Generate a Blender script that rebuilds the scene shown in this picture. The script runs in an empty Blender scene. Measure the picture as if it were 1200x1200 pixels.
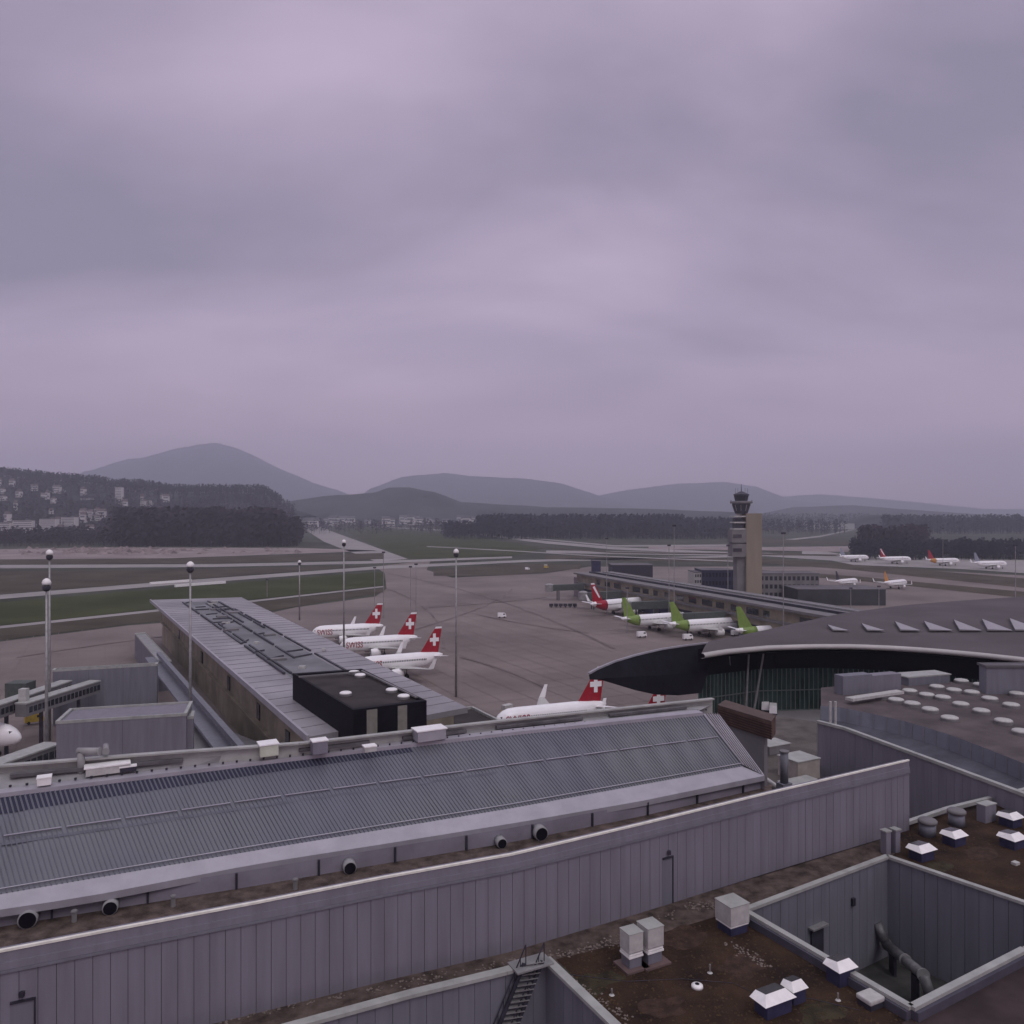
import bpy, bmesh, math, random
from mathutils import Vector, Matrix, noise
R = math.radians
random.seed(7)
S = bpy.context.scene
COL = S.collection

# ------------------------------------------------------------------ camera, sky, sun, exposure
F, H = 942.0, 53.0
cam = bpy.data.cameras.new("camera"); camo = bpy.data.objects.new("camera", cam); COL.objects.link(camo)
camo.location = (0, 0, H); camo.rotation_euler = (R(90), 0, 0)
cam.sensor_width = 36; cam.lens = F / 1200 * 36; cam.clip_start = .5; cam.clip_end = 40000
S.camera = camo
S.view_settings.view_transform = 'Standard'; S.view_settings.look = 'None'
S.view_settings.exposure = 0; S.view_settings.gamma = 1
S.cycles.volume_bounces = 4; S.cycles.max_bounces = 6; S.cycles.diffuse_bounces = 3

W = bpy.data.worlds.new("World"); S.world = W; W.use_nodes = True
n = W.node_tree.nodes; l = W.node_tree.links; n.clear()
def N(t, **k):
    x = n.new(t)
    for a, b in k.items(): setattr(x, a, b)
    return x
SUN_EL, SUN_AZ = R(50), R(150)
sky = N('ShaderNodeTexSky', sky_type='NISHITA'); sky.sun_disc = False; sky.sun_elevation = SUN_EL; sky.sun_rotation = SUN_AZ
tc = N('ShaderNodeTexCoord'); sep = N('ShaderNodeSeparateXYZ'); l.new(tc.outputs['Generated'], sep.inputs[0])
zc = N('ShaderNodeMath', operation='MAXIMUM'); l.new(sep.outputs[2], zc.inputs[0]); zc.inputs[1].default_value = 0
za = N('ShaderNodeMath', operation='ADD'); l.new(zc.outputs[0], za.inputs[0]); za.inputs[1].default_value = .30
dx = N('ShaderNodeMath', operation='DIVIDE'); l.new(sep.outputs[0], dx.inputs[0]); l.new(za.outputs[0], dx.inputs[1])
dy = N('ShaderNodeMath', operation='DIVIDE'); l.new(sep.outputs[1], dy.inputs[0]); l.new(za.outputs[0], dy.inputs[1])
cmb = N('ShaderNodeCombineXYZ'); l.new(dx.outputs[0], cmb.inputs[0]); l.new(dy.outputs[0], cmb.inputs[1])
mp = N('ShaderNodeMapping'); l.new(cmb.outputs[0], mp.inputs[0]); mp.inputs['Rotation'].default_value = (0, 0, R(-35)); mp.inputs['Scale'].default_value = (.55, 1.0, 1); mp.inputs['Location'].default_value = (3.1, 1.7, 0)
nz = N('ShaderNodeTexNoise'); l.new(mp.outputs[0], nz.inputs['Vector']); nz.inputs['Scale'].default_value = 1.9; nz.inputs['Detail'].default_value = 7; nz.inputs['Roughness'].default_value = .5; nz.inputs['Distortion'].default_value = .3
acc = nz.outputs[0]                        # cloud banks: soft darker and brighter masses added to the broken cloud texture
for bx, by, rx, ry, wt in [(120, 325, 360, 100, -.11), (1010, 235, 270, 100, -.11), (1200, 60, 330, 260, -.14), (-20, 60, 260, 380, -.13), (670, 300, 190, 75, .10), (640, 430, 640, 90, .20), (430, 110, 380, 150, .09), (880, 190, 200, 110, .06), (640, 165, 260, 50, -.04), (1190, 420, 160, 200, -.08)]:
    c = Vector(((bx - 600) / F, 1, (600 - by) / F)).normalized()
    g1 = N('ShaderNodeMapping'); g1.vector_type = 'TEXTURE'; l.new(tc.outputs['Generated'], g1.inputs[0]); g1.inputs['Location'].default_value = c; g1.inputs['Scale'].default_value = (rx / F, .5, ry / F)
    g2 = N('ShaderNodeTexGradient', gradient_type='SPHERICAL'); l.new(g1.outputs[0], g2.inputs[0])
    g3 = N('ShaderNodeMath', operation='SMOOTH_MIN'); g3.inputs[1].default_value = .8; g3.inputs[2].default_value = .5; l.new(g2.outputs['Fac'], g3.inputs[0])
    g4 = N('ShaderNodeMath', operation='MULTIPLY_ADD'); l.new(g3.outputs[0], g4.inputs[0]); g4.inputs[1].default_value = wt; l.new(acc, g4.inputs[2]); acc = g4.outputs[0]
rp = N('ShaderNodeValToRGB'); l.new(acc, rp.inputs[0])
e = rp.color_ramp.elements; e[0].position = .30; e[0].color = (.245, .215, .305, 1); e[1].position = .70; e[1].color = (.60, .475, .635, 1)
hz = N('ShaderNodeMapRange'); l.new(sep.outputs[2], hz.inputs[0]); hz.inputs[1].default_value = 0; hz.inputs[2].default_value = .21; hz.inputs[3].default_value = .8; hz.inputs[4].default_value = 0; hz.interpolation_type = 'SMOOTHSTEP'
mx = N('ShaderNodeMixRGB'); l.new(hz.outputs[0], mx.inputs[0]); l.new(rp.outputs[0], mx.inputs[1]); mx.inputs[2].default_value = (1.12, .76, .97, 1)
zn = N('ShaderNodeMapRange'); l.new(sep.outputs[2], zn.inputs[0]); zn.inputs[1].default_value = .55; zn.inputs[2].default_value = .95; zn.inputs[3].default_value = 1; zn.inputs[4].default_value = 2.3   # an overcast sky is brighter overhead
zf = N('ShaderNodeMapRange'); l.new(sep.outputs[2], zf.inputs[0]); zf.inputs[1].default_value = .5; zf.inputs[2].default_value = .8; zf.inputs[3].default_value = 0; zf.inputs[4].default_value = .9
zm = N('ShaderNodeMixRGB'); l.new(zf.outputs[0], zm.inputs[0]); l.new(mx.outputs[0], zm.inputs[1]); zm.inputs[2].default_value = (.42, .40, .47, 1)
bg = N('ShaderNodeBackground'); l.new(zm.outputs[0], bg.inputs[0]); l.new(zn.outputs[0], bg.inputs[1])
bs = N('ShaderNodeBackground'); l.new(sky.outputs[0], bs.inputs[0]); bs.inputs[1].default_value = .08
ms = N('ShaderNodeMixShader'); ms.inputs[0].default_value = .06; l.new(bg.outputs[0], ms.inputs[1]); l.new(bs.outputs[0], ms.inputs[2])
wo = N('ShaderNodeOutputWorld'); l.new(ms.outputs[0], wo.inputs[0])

sun = bpy.data.lights.new("sun", 'SUN'); sun.energy = .8; sun.angle = R(30); sun.color = (1, .93, .95)
so = bpy.data.objects.new("sun", sun); COL.objects.link(so)
sd = Vector((math.sin(SUN_AZ) * math.cos(SUN_EL), math.cos(SUN_AZ) * math.cos(SUN_EL), math.sin(SUN_EL)))
so.rotation_euler = (-sd).to_track_quat('-Z', 'Y').to_euler(); so.location = (0, 0, 300)

# ------------------------------------------------------------------ helpers
def P(px, py, z=0.0):                      # point at height z seen at this place of the photograph
    d = F * (H - z) / (py - 600.0)
    return Vector(((px - 600.0) / F * d, d, z))
def PD(px, d, z=0.0): return Vector(((px - 600.0) / F * d, d, z))
def ZD(py, d): return H - (py - 600.0) * d / F
U = Vector((.892, .453, 0)).normalized(); V = Vector((-.453, .892, 0)).normalized()

MATS = {}
def mat(name, c, rough=.8, metal=0, var=.12, scale=1.0, bump=0, bscale=None, spec=.3, c2=None, stretch=(1, 1, 1), ramp=(.35, .65), detail=6):
    if name in MATS: return MATS[name]
    m = bpy.data.materials.new(name); m.use_nodes = True
    nt = m.node_tree; b = nt.nodes['Principled BSDF']
    b.inputs['Roughness'].default_value = rough; b.inputs['Metallic'].default_value = metal
    b.inputs['Specular IOR Level'].default_value = spec
    t = nt.nodes.new('ShaderNodeTexCoord'); g = nt.nodes.new('ShaderNodeMapping'); g.inputs['Scale'].default_value = stretch
    nt.links.new(t.outputs['Object'], g.inputs[0])
    x = nt.nodes.new('ShaderNodeTexNoise'); x.inputs['Scale'].default_value = scale; x.inputs['Detail'].default_value = detail; x.inputs['Roughness'].default_value = .6
    nt.links.new(g.outputs[0], x.inputs['Vector'])
    r = nt.nodes.new('ShaderNodeValToRGB'); nt.links.new(x.outputs[0], r.inputs[0])
    a, z = r.color_ramp.elements; a.position, z.position = ramp
    a.color = tuple(v * (1 - var) for v in c) + (1,); z.color = (tuple(c2) if c2 else tuple(min(1, v * (1 + var)) for v in c)) + (1,)
    nt.links.new(r.outputs[0], b.inputs['Base Color'])
    if bump:
        y = nt.nodes.new('ShaderNodeTexNoise'); y.inputs['Scale'].default_value = bscale or scale * 6; y.inputs['Detail'].default_value = 5
        nt.links.new(g.outputs[0], y.inputs['Vector'])
        bp = nt.nodes.new('ShaderNodeBump'); bp.inputs['Strength'].default_value = bump; bp.inputs['Distance'].default_value = .1
        nt.links.new(y.outputs[0], bp.inputs['Height']); nt.links.new(bp.outputs[0], b.inputs['Normal'])
    MATS[name] = m; return m

wallgrey = mat('grey_cladding', (.185, .178, .205), .6, var=.10, scale=1.1, stretch=(1, 1, .09), spec=.3, detail=8)
wallgrey2 = mat('cool_cladding', (.160, .162, .185), .6, var=.11, scale=1.0, stretch=(1, 1, .1), detail=8)
seam = mat('seam_dark', (.07, .066, .085), .9)
coping = mat('coping', (.33, .34, .31), .45, var=.15, scale=.8, spec=.4)
copbright = mat('bright_coping', (.72, .72, .62), .35, var=.12, scale=1.5)
alu = mat('aluminium_sheet', (.345, .335, .36), .42, metal=.1, var=.10, scale=.5, spec=.5)
alu2 = mat('weathered_deck', (.27, .27, .265), .6, var=.22, scale=.35, bump=.15)
glassr = mat('roof_glass', (.118, .122, .155), .35, var=.12, scale=.09, spec=.5, c2=(.135, .148, .148))
glassg = mat('green_glass', (.018, .04, .036), .15, var=.45, scale=.5, spec=.6, stretch=(1, 1, .4))
gravel = mat('gravel_strip', (.065, .048, .038), .95, var=.45, scale=1.1, bump=.5, bscale=9, c2=(.12, .09, .075))
sedum = mat('sedum_roof', (.026, .013, .008), .98, var=.5, scale=.35, bump=.7, bscale=7, c2=(.048, .027, .014))
white = mat('white_plastic', (.80, .80, .76), .4, var=.06, scale=2)
offw = mat('off_white_metal', (.43, .43, .40), .5, var=.12, scale=2)
darkm = mat('dark_metal', (.035, .033, .045), .5, var=.3, scale=1)
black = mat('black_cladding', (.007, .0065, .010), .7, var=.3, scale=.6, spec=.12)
blackroof = mat('black_roof_felt', (.035, .03, .028), .9, var=.35, scale=.25)
navy = mat('navy_metal', (.035, .035, .075), .6, var=.2, scale=2)
steel = mat('galvanised_steel', (.30, .30, .29), .45, metal=.4, var=.15, scale=1)
pier_roof = mat('pier_roof_sheet', (.25, .24, .25), .5, var=.25, scale=.05, spec=.5, detail=9)
pier_mid = mat('pier_roof_membrane', (.17, .175, .18), .7, var=.3, scale=.07, detail=9)
tan = mat('tan_facade', (.23, .205, .15), .8, var=.3, scale=.12)
conc = mat('beige_concrete', (.245, .215, .16), .85, var=.12, scale=.15, stretch=(1, 1, .2))
conc2 = mat('grey_concrete', (.17, .165, .165), .85, var=.15, scale=.15)
win = mat('window_glass', (.02, .022, .03), .12, var=.3, scale=1, spec=.6)
domeroof = mat('terminal_roof', (.085, .074, .076), .85, var=.16, scale=.06, detail=9)
brown = mat('brown_louvre', (.10, .06, .045), .7, var=.3, scale=1)
apronm = mat('apron_concrete', (.178, .150, .135), .85, var=.24, scale=.017, detail=12, spec=.2)
pathm = mat('runway_concrete', (.27, .255, .24), .9, var=.12, scale=.02, detail=8)
grassm = mat('dull_grass', (.060, .064, .048), 1, var=.35, scale=.012, detail=12, spec=.05)
grassg = mat('green_grass', (.048, .056, .024), 1, var=.25, scale=.02, detail=12, spec=.05)
grassb = mat('brown_grass', (.072, .062, .046), 1, var=.25, scale=.03, detail=12, spec=.05)
hillm = mat('wooded_hill', (.04, .042, .042), 1, var=.6, scale=.006, detail=14, spec=.02)
barem = mat('bare_twigs', (.032, .025, .030), 1, var=.35, scale=.02, spec=.02)
firm = mat('fir_needles', (.015, .018, .023), 1, var=.35, scale=.02, spec=.02)
barkm = mat('bark', (.05, .04, .035), 1)
joint = mat('slab_joint', (.17, .14, .128), .95)
rubber = mat('rubber_marks', (.15, .122, .112), .9, var=.3, scale=.05)
pw = mat('aircraft_white', (.86, .86, .84), .25, var=.03, scale=.3, spec=.5)
predm = mat('tail_red', (.33, .012, .025), .35, var=.1)
plime = mat('tail_lime', (.20, .30, .07), .35, var=.1)
pyel = mat('tail_orange', (.55, .25, .05), .35, var=.1)
pgreyf = mat('tail_grey', (.25, .27, .32), .35, var=.1)
tyre = mat('tyre', (.02, .02, .02), .9)
cream = mat('cream_render', (.60, .58, .55), .85, var=.1, scale=.05)
redroof = mat('tile_roof', (.13, .105, .10), .9, var=.2, scale=.1)
greyroof = mat('slate_roof', (.12, .115, .12), .9, var=.2, scale=.1)
vyel = mat('vehicle_yellow', (.5, .36, .06), .4)
vgrn = mat('jet_bridge_green', (.07, .085, .075), .6, var=.2)
sand = mat('pale_yard', (.24, .20, .19), .95, var=.25, scale=.02, detail=12)

ROOT = {}
def thing(name, label, cat, loc=(0, 0, 0), group=None):
    o = bpy.data.objects.new(name, None); o.empty_display_size = .5; COL.objects.link(o); o.location = loc
    o['label'] = label; o['category'] = cat
    if group: o['group'] = group
    ROOT[o.name] = Vector(loc); return o
def tag(o, label, cat, group=None):
    o['label'] = label; o['category'] = cat
    if group: o['group'] = group
    return o
def dup(o, loc=None, rz=None, label=None, parent=None):
    c = o.copy(); COL.objects.link(c)
    if parent: c.parent = parent
    for ch in o.children: dup(ch, parent=c)
    if loc is not None: c.location = loc
    if rz is not None: c.rotation_euler = (0, 0, rz)
    if label: c['label'] = label
    return c

class MB:
    def __init__(s): s.v = []; s.f = []
    def add(s, vs, fs):
        k = len(s.v); s.v += [Vector(v) for v in vs]; s.f += [tuple(i + k for i in f) for f in fs]; return s
    def quad(s, *p): return s.add(p, [tuple(range(len(p)))])
    def box(s, c, sz, ax=None, ay=None, az=Vector((0, 0, 1))):      # c = centre of the base
        ax = ax or Vector((1, 0, 0)); ay = ay or az.cross(ax)
        c = Vector(c); x, y, z = ax * sz[0] / 2, ay * sz[1] / 2, az * sz[2]
        vs = [c - x - y, c + x - y, c + x + y, c - x + y]; vs += [v + z for v in vs]
        return s.add(vs, [(3, 2, 1, 0), (4, 5, 6, 7), (0, 1, 5, 4), (1, 2, 6, 5), (2, 3, 7, 6), (3, 0, 4, 7)])
    def prism(s, pts, z0, z1):                                      # plan polygon
        k = len(pts); b = [Vector((p[0], p[1], z0)) for p in pts]; t = [Vector((p[0], p[1], z1)) for p in pts]
        return s.add(b + t, [tuple(range(k))[::-1], tuple(range(k, 2 * k))] + [(i, (i + 1) % k, k + (i + 1) % k, k + i) for i in range(k)])
    def loft(s, A, B):
        k = len(A); return s.add(list(A) + list(B), [(i, i + 1, k + i + 1, k + i) for i in range(k - 1)])
    def bar(s, a, b, w, h, up=Vector((0, 0, 1))):                   # beam from a to b, resting on the line
        a, b = Vector(a), Vector(b); d = (b - a)
        if d.length < 1e-6: return s
        L = d.length; d.normalize(); y = up.cross(d)
        if y.length < 1e-4: y = Vector((1, 0, 0)).cross(d)
        y.normalize(); z = d.cross(y)
        vs = [a - y * w / 2, a + y * w / 2, a + y * w / 2 + z * h, a - y * w / 2 + z * h]; vs += [v + d * L for v in vs]
        return s.add(vs, [(3, 2, 1, 0), (4, 5, 6, 7), (0, 1, 5, 4), (1, 2, 6, 5), (2, 3, 7, 6), (3, 0, 4, 7)])
    def tube(s, a, b, r0, r1=None, k=8):
        r1 = r0 if r1 is None else r1; a, b = Vector(a), Vector(b); d = (b - a).normalized()
        x = d.orthogonal().normalized(); y = d.cross(x); vs = []
        for p, r in ((a, r0), (b, r1)): vs += [p + (x * math.cos(2 * math.pi * i / k) + y * math.sin(2 * math.pi * i / k)) * r for i in range(k)]
        return s.add(vs, [(i, (i + 1) % k, k + (i + 1) % k, k + i) for i in range(k)] + [tuple(range(k))[::-1], tuple(range(k, 2 * k))])
    def path(s, pts, r, k=8):
        for a, b in zip(pts, pts[1:]): s.tube(a, b, r, r, k)
        return s
    def lathe(s, c, prof, k=20, rot=0):                             # prof: (r, z)
        c = Vector(c); vs = []
        for r, z in prof: vs += [c + Vector((math.cos(rot + 2 * math.pi * i / k) * r, math.sin(rot + 2 * math.pi * i / k) * r, z)) for i in range(k)]
        fs = [(j * k + i, j * k + (i + 1) % k, (j + 1) * k + (i + 1) % k, (j + 1) * k + i) for j in range(len(prof) - 1) for i in range(k)]
        return s.add(vs, fs + [tuple(range(k))[::-1], tuple(range((len(prof) - 1) * k, len(prof) * k))])
    def build(s, name, m, parent=None, smooth=False, kind=None, bevel=0):
        off = Vector((0, 0, 0)); p = parent
        while p is not None:
            if p.name in ROOT: off = ROOT[p.name]
            p = p.parent
        base = Vector((0, 0, 0))
        if parent is None and s.v and kind is None:                 # origin at the thing's base
            xs = [v.x for v in s.v]; ys = [v.y for v in s.v]; base = Vector(((min(xs) + max(xs)) / 2, (min(ys) + max(ys)) / 2, min(v.z for v in s.v))); off = base
        me = bpy.data.meshes.new(name); me.from_pydata([v - off for v in s.v], [], s.f)
        me.materials.append(m); me.update()
        b = bmesh.new(); b.from_mesh(me); bmesh.ops.recalc_face_normals(b, faces=b.faces); b.to_mesh(me); b.free()
        if smooth:
            for q in me.polygons: q.use_smooth = True
        o = bpy.data.objects.new(name, me); COL.objects.link(o); o.location = base
        if parent is not None: o.parent = parent
        if kind: o['kind'] = kind
        if bevel:
            md = o.modifiers.new('bevel', 'BEVEL'); md.width = bevel; md.segments = 2; md.limit_method = 'ANGLE'
        return o
def sheet(name, pts, z, m):                                         # flat ground sheet through photographed points
    return MB().quad(*[P(x, y, z) for x, y in pts]).build(name, m, kind='structure')
def lerp(a, b, t): return a + (b - a) * t
def interp(pts, x):
    for (x0, y0), (x1, y1) in zip(pts, pts[1:]):
        if x <= x1: return lerp(y0, y1, (x - x0) / (x1 - x0))
    return pts[-1][1]

# ------------------------------------------------------------------ terrain
MB().quad((-11900, -300, 0), (11900, -300, 0), (11900, 13600, 0), (-11900, 13600, 0)).build('ground', grassm, kind='structure')
Z1, Z2, Z3, Z4 = .08, .16, .24, .32
sheet('apron', [(-900, 1000), (-900, 800), (0, 752), (150, 733), (300, 722), (345, 712), (440, 699), (453, 690), (451, 672), (440, 664), (505, 656), (500, 668), (530, 677), (640, 672), (690, 664), (1000, 664), (1500, 690), (3500, 1000)], Z1, apronm)
def ribbon(name, top, bot, z, m):
    xs = sorted(set([p[0] for p in top] + [p[0] for p in bot])); A = []; B = []
    for x in xs: A.append(P(x, interp(top, x), z)); B.append(P(x, interp(bot, x), z))
    return MB().loft(A, B).build(name, m, kind='structure')
# brown and green grass bands between the taxiways, from near to far
ribbon('grass_strip', [(-300, 773), (0, 737), (150, 719), (300, 706), (450, 689)], [(-300, 792), (0, 750), (150, 731), (300, 718), (449, 694)], Z2, grassb)
ribbon('grass_field', [(-300, 732), (0, 706), (190, 690), (300, 681), (443, 670)], [(-300, 770), (0, 733), (190, 713), (300, 702), (450, 686)], Z2, grassg)
ribbon('taxiway', [(-300, 721), (0, 697), (190, 682), (450, 663), (620, 656), (860, 651)], [(-300, 727), (0, 702), (190, 686.5), (450, 666.5), (620, 658.5), (860, 653)], Z2, pathm)
ribbon('taxiway', [(-300, 770), (0, 733.5), (190, 713.5), (300, 703), (450, 686.5)], [(-300, 773), (0, 736.5), (190, 716), (300, 705), (450, 688)], Z3, pathm)
ribbon('grass_strip', [(-300, 690), (0, 670), (200, 668), (420, 663)], [(-300, 720), (0, 696), (190, 681), (430, 662.9)], Z2, grassb)
ribbon('runway', [(-300, 675), (0, 662), (250, 661), (450, 657), (600, 652)], [(-300, 682), (0, 666), (250, 664.5), (450, 660), (600, 654)], Z3, pathm)
ribbon('yard', [(-300, 648), (0, 643.5), (130, 641.5), (350, 642), (440, 645)], [(-300, 668), (0, 656), (200, 654), (360, 648.5), (440, 645.5)], Z2, sand)
ribbon('grass_strip', [(-300, 667), (0, 655.5), (200, 654), (450, 648)], [(-300, 673), (0, 661), (250, 660), (450, 655)], Z3, grassb)
sheet('runway', [(352, 617), (372, 616), (395, 625), (478, 655), (440, 658), (380, 635)], Z2, pathm)
sheet('grass_field', [(400, 620), (430, 617.5), (530, 626), (640, 642), (600, 652), (480, 655), (430, 635)], Z1, grassg)
ribbon('taxiway', [(425, 616.2), (520, 620.5), (640, 634), (720, 641), (880, 648)], [(425, 617), (520, 622), (640, 637), (720, 644), (880, 650.5)], Z3, pathm)
ribbon('taxiway', [(600, 628), (720, 639), (860, 638), (960, 628), (1010, 618)], [(600, 629), (720, 640.5), (860, 640.5), (960, 629.5), (1010, 619)], Z4, pathm)
ribbon('grass_strip', [(520, 666), (600, 661), (680, 661)], [(508, 675), (600, 674), (672, 667)], Z2, grassb)
ribbon('runway', [(640, 645), (900, 648), (1250, 668)], [(640, 648), (900, 652), (1250, 675)], Z4, pathm)
ribbon('grass_strip', [(640, 651), (900, 655), (1000, 661), (1250, 682)], [(640, 655), (900, 660), (1000, 668), (1250, 694)], Z2, grassb)
ribbon('taxiway', [(760, 640.5), (900, 641), (990, 640)], [(760, 643.5), (900, 645), (1000, 647)], Z4 + .05, sand)
ribbon('grass_strip', [(880, 667), (1000, 675), (1250, 698)], [(880, 671), (1000, 680), (1250, 706)], Z2, grassb)
ribbon('apron_stand', [(940, 641), (1000, 652), (1260, 657)], [(940, 650), (1000, 662), (1260, 672)], Z3, pathm)
# tyre sweeps, joints and patches on the apron
mb = MB()
for a, b, w in [((455, 672), (720, 760), 1.6), ((600, 690), (470, 742), 1.2), ((540, 770), (640, 806), 1.4), ((690, 742), (560, 720), 1.1), ((20, 770), (200, 745), 1.3), ((455, 690), (520, 760), 1.2), ((640, 700), (500, 712), 1.5)]:
    A, B = P(*a, Z3), P(*b, Z3); d = (B - A).normalized(); m_ = (A + B) / 2 + Vector((-d.y, d.x, 0)) * (A - B).length * .08; prev = A
    for i in range(1, 13):
        t = i / 12; q = A * (1 - t) ** 2 + m_ * 2 * t * (1 - t) + B * t * t; n_ = Vector((-(q - prev).y, (q - prev).x, 0)).normalized() * w / 2
        mb.quad(prev - n_, prev + n_, q + n_, q - n_); prev = q
mb.build('apron_tyre_marks', rubber, kind='structure')
mb = MB(); O = P(620, 800, Z2)
for i in range(-30, 40):
    a = O + U * i * 9; mb.quad(*[a + V * s + U * t for s, t in ((-40, -.09), (-40, .09), (190, .09), (190, -.09))])
for j in range(-4, 22):
    a = O + V * j * 9; mb.quad(*[a + U * s + V * t for s, t in ((-200, -.09), (-200, .09), (230, .09), (230, -.09))])
mb.build('apron_joints', joint, kind='structure')

def hill(name, ridge, d, depth, m, rough=1.0, seedv=0, back=1.0):
    mb = MB(); xs = []; x = ridge[0][0]
    while x <= ridge[-1][0]: xs.append(x); x += 6
    rows = [-1, -.8, -.6, -.42, -.26, -.12, 0, .15, .5, 1]; k = len(xs); g = []
    for r in rows:
        for x in xs:
            py = interp(ridge, x); D = d + r * depth * (1 if r < 0 else back)
            zr = max(0, (600 - py) * d / F + H); t = 1 - abs(r); hgt = zr * (t * t * (3 - 2 * t))
            q = noise.noise(Vector((x * .03 + seedv, r * 2, 0))) * .10 + noise.noise(Vector((x * .11 + seedv, r * 6, 3))) * .05
            g.append(Vector(((x - 600) / F * d * (1 + (D - d) / d * .6), D, hgt * (1 + q * rough * (abs(r) + .2)) - 1)))
    f = [(j * k + i, j * k + i + 1, (j + 1) * k + i + 1, (j + 1) * k + i) for j in range(len(rows) - 1) for i in range(k - 1)]
    mb.add(g, f); o = mb.build(name, m, kind='structure', smooth=True); return g, k, rows, xs
hill('far_hill', [(860, 600), (900, 583), (960, 579), (1050, 586), (1150, 596), (1300, 598), (1500, 605)], 11900, 1200, hillm, seedv=9)
hill('far_hill', [(60, 600), (100, 553), (150, 538), (165, 537), (200, 527), (235, 520.5), (252, 519), (275, 524), (300, 535), (330, 550), (365, 565), (395, 574), (440, 590), (480, 604)], 10500, 2200, hillm, seedv=1)
hill('far_hill', [(400, 600), (435, 572), (470, 559), (520, 554), (560, 558), (620, 561), (660, 567), (700, 580), (740, 592), (780, 604)], 9700, 1800, hillm, seedv=2)
hill('far_hill', [(640, 604), (690, 583), (735, 574), (790, 567), (850, 564.5), (885, 570), (930, 587), (990, 592), (1060, 604)], 10900, 1900, hillm, seedv=3)
hill('wooded_ridge', [(880, 604), (930, 594), (1000, 592), (1080, 598), (1200, 606), (1300, 606), (1400, 604)], 5200, 900, hillm, seedv=5)
hill('wooded_ridge', [(300, 600), (335, 588), (380, 581), (440, 577), (455, 571), (480, 571), (510, 577), (540, 588), (640, 594), (760, 596), (860, 600), (900, 604)], 3600, 700, hillm, seedv=6)
gL = hill('wooded_hillside', [(-160, 562), (0, 557), (60, 563), (118, 567), (130, 571), (165, 571), (200, 577), (310, 578), (335, 594), (365, 604)], 2500, 1150, hillm, .5, seedv=4)
hill('wooded_ridge', [(990, 612), (1020, 603), (1080, 604), (1200, 610), (1300, 612), (1400, 616)], 2700, 500, hillm, seedv=7)

def ground_z(px, D):                        # height of the left hillside
    d, depth = 2500, 1150; r = (D - d) / depth
    if r < -1: return 0
    zr = max(0, (600 - interp([(-160, 562), (0, 557), (60, 563), (118, 567), (130, 571), (165, 571), (200, 577), (310, 578), (335, 594), (365, 604), (2000, 604)], px)) * d / F + H)
    t = 1 - abs(r); return max(0, zr * t * t * (3 - 2 * t) - 2)

# ------------------------------------------------------------------ woods
def tree_into(mb, tr, base, h, fir=False, n_=26):
    w = h * (.17 if fir else .27)
    tr.tube(base, base + Vector((0, 0, h * .7)), h * .014, h * .006, 4)
    for i in range(n_):
        t = random.random() ** .8; 
        if fir: z = h * (.1 + .9 * t); r = w * (1 - t) * random.uniform(.4, 1.1) + .2
        else: z = h * (.22 + .76 * t); r = w * math.sin(math.pi * min(1, .18 + .78 * t)) * random.uniform(.3, 1.15)
        a = random.uniform(0, 6.283); c = base + Vector((math.cos(a) * r, math.sin(a) * r, z)); s = h * random.uniform(.05, .11)
        ax = Vector((random.gauss(0, 1), random.gauss(0, 1), random.gauss(0, .5))).normalized(); ay = ax.orthogonal().normalized()
        ax = ax * s; ay = ay * s * random.uniform(.5, 1.1)
        mb.add([c - ax, c - ay * .8, c + ax * .8, c + ay], [(0, 1, 2, 3)])
def wood(name, spots, m, firfrac=.2, n_=26):
    a = MB(); f = MB()
    for b, h in spots: tree_into(a, f, b, h, random.random() < firfrac, n_)
    a.add(f.v, f.f); o = a.build(name, m, kind='stuff'); return o
def spots(n_, x0, x1, d0, d1, h0, h1, zf=lambda x, d: 0, hf=None):
    out = []
    for _ in range(n_):
        x = random.uniform(x0, x1); d = random.uniform(d0, d1)
        out.append((PD(x, d, zf(x, d)), random.uniform(h0, h1) * (hf(x) if hf else 1)))
    return out
wood('bare_woods', spots(850, 135, 352, 1230, 1420, 40, 62, hf=lambda x: 1 if x < 330 else .75), barem, .15, 34)
wood('bare_woods', spots(420, -30, 150, 1250, 1450, 14, 30), barem, .1, 24)
wood('hillside_woods', spots(2400, -60, 345, 1500, 2500, 14, 28, ground_z), barem, .3, 18)
wood('ridge_woods', spots(1500, -60, 330, 2300, 2560, 16, 30, ground_z), firm, .7, 18)
wood('fir_woods', spots(1300, 520, 870, 1560, 1900, 34, 50, hf=lambda x: .7 if x < 560 else (1.0 if x < 800 else .85)), firm, .4, 20)
wood('fir_woods', spots(260, 840, 990, 1900, 2400, 22, 36), firm, .4, 16)
wood('parkland_trees', spots(330, 350, 540, 1900, 2900, 18, 34), barem, .2, 16)
wood('stand_woods', spots(620, 998, 1260, 880, 980, 15, 23), firm, .3, 24)
wood('stand_woods', spots(160, 1010, 1085, 1040, 1140, 28, 37), barem, .2, 24)
wood('distant_woods', spots(900, 1035, 1300, 1900, 2500, 30, 48), firm, .4, 14)
wood('distant_woods', spots(300, 880, 1040, 3000, 3600, 30, 50), firm, .4, 12)
wood('yard_scrub', spots(150, -20, 350, 1180, 1225, 3, 8), barem, 0, 10)

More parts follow.
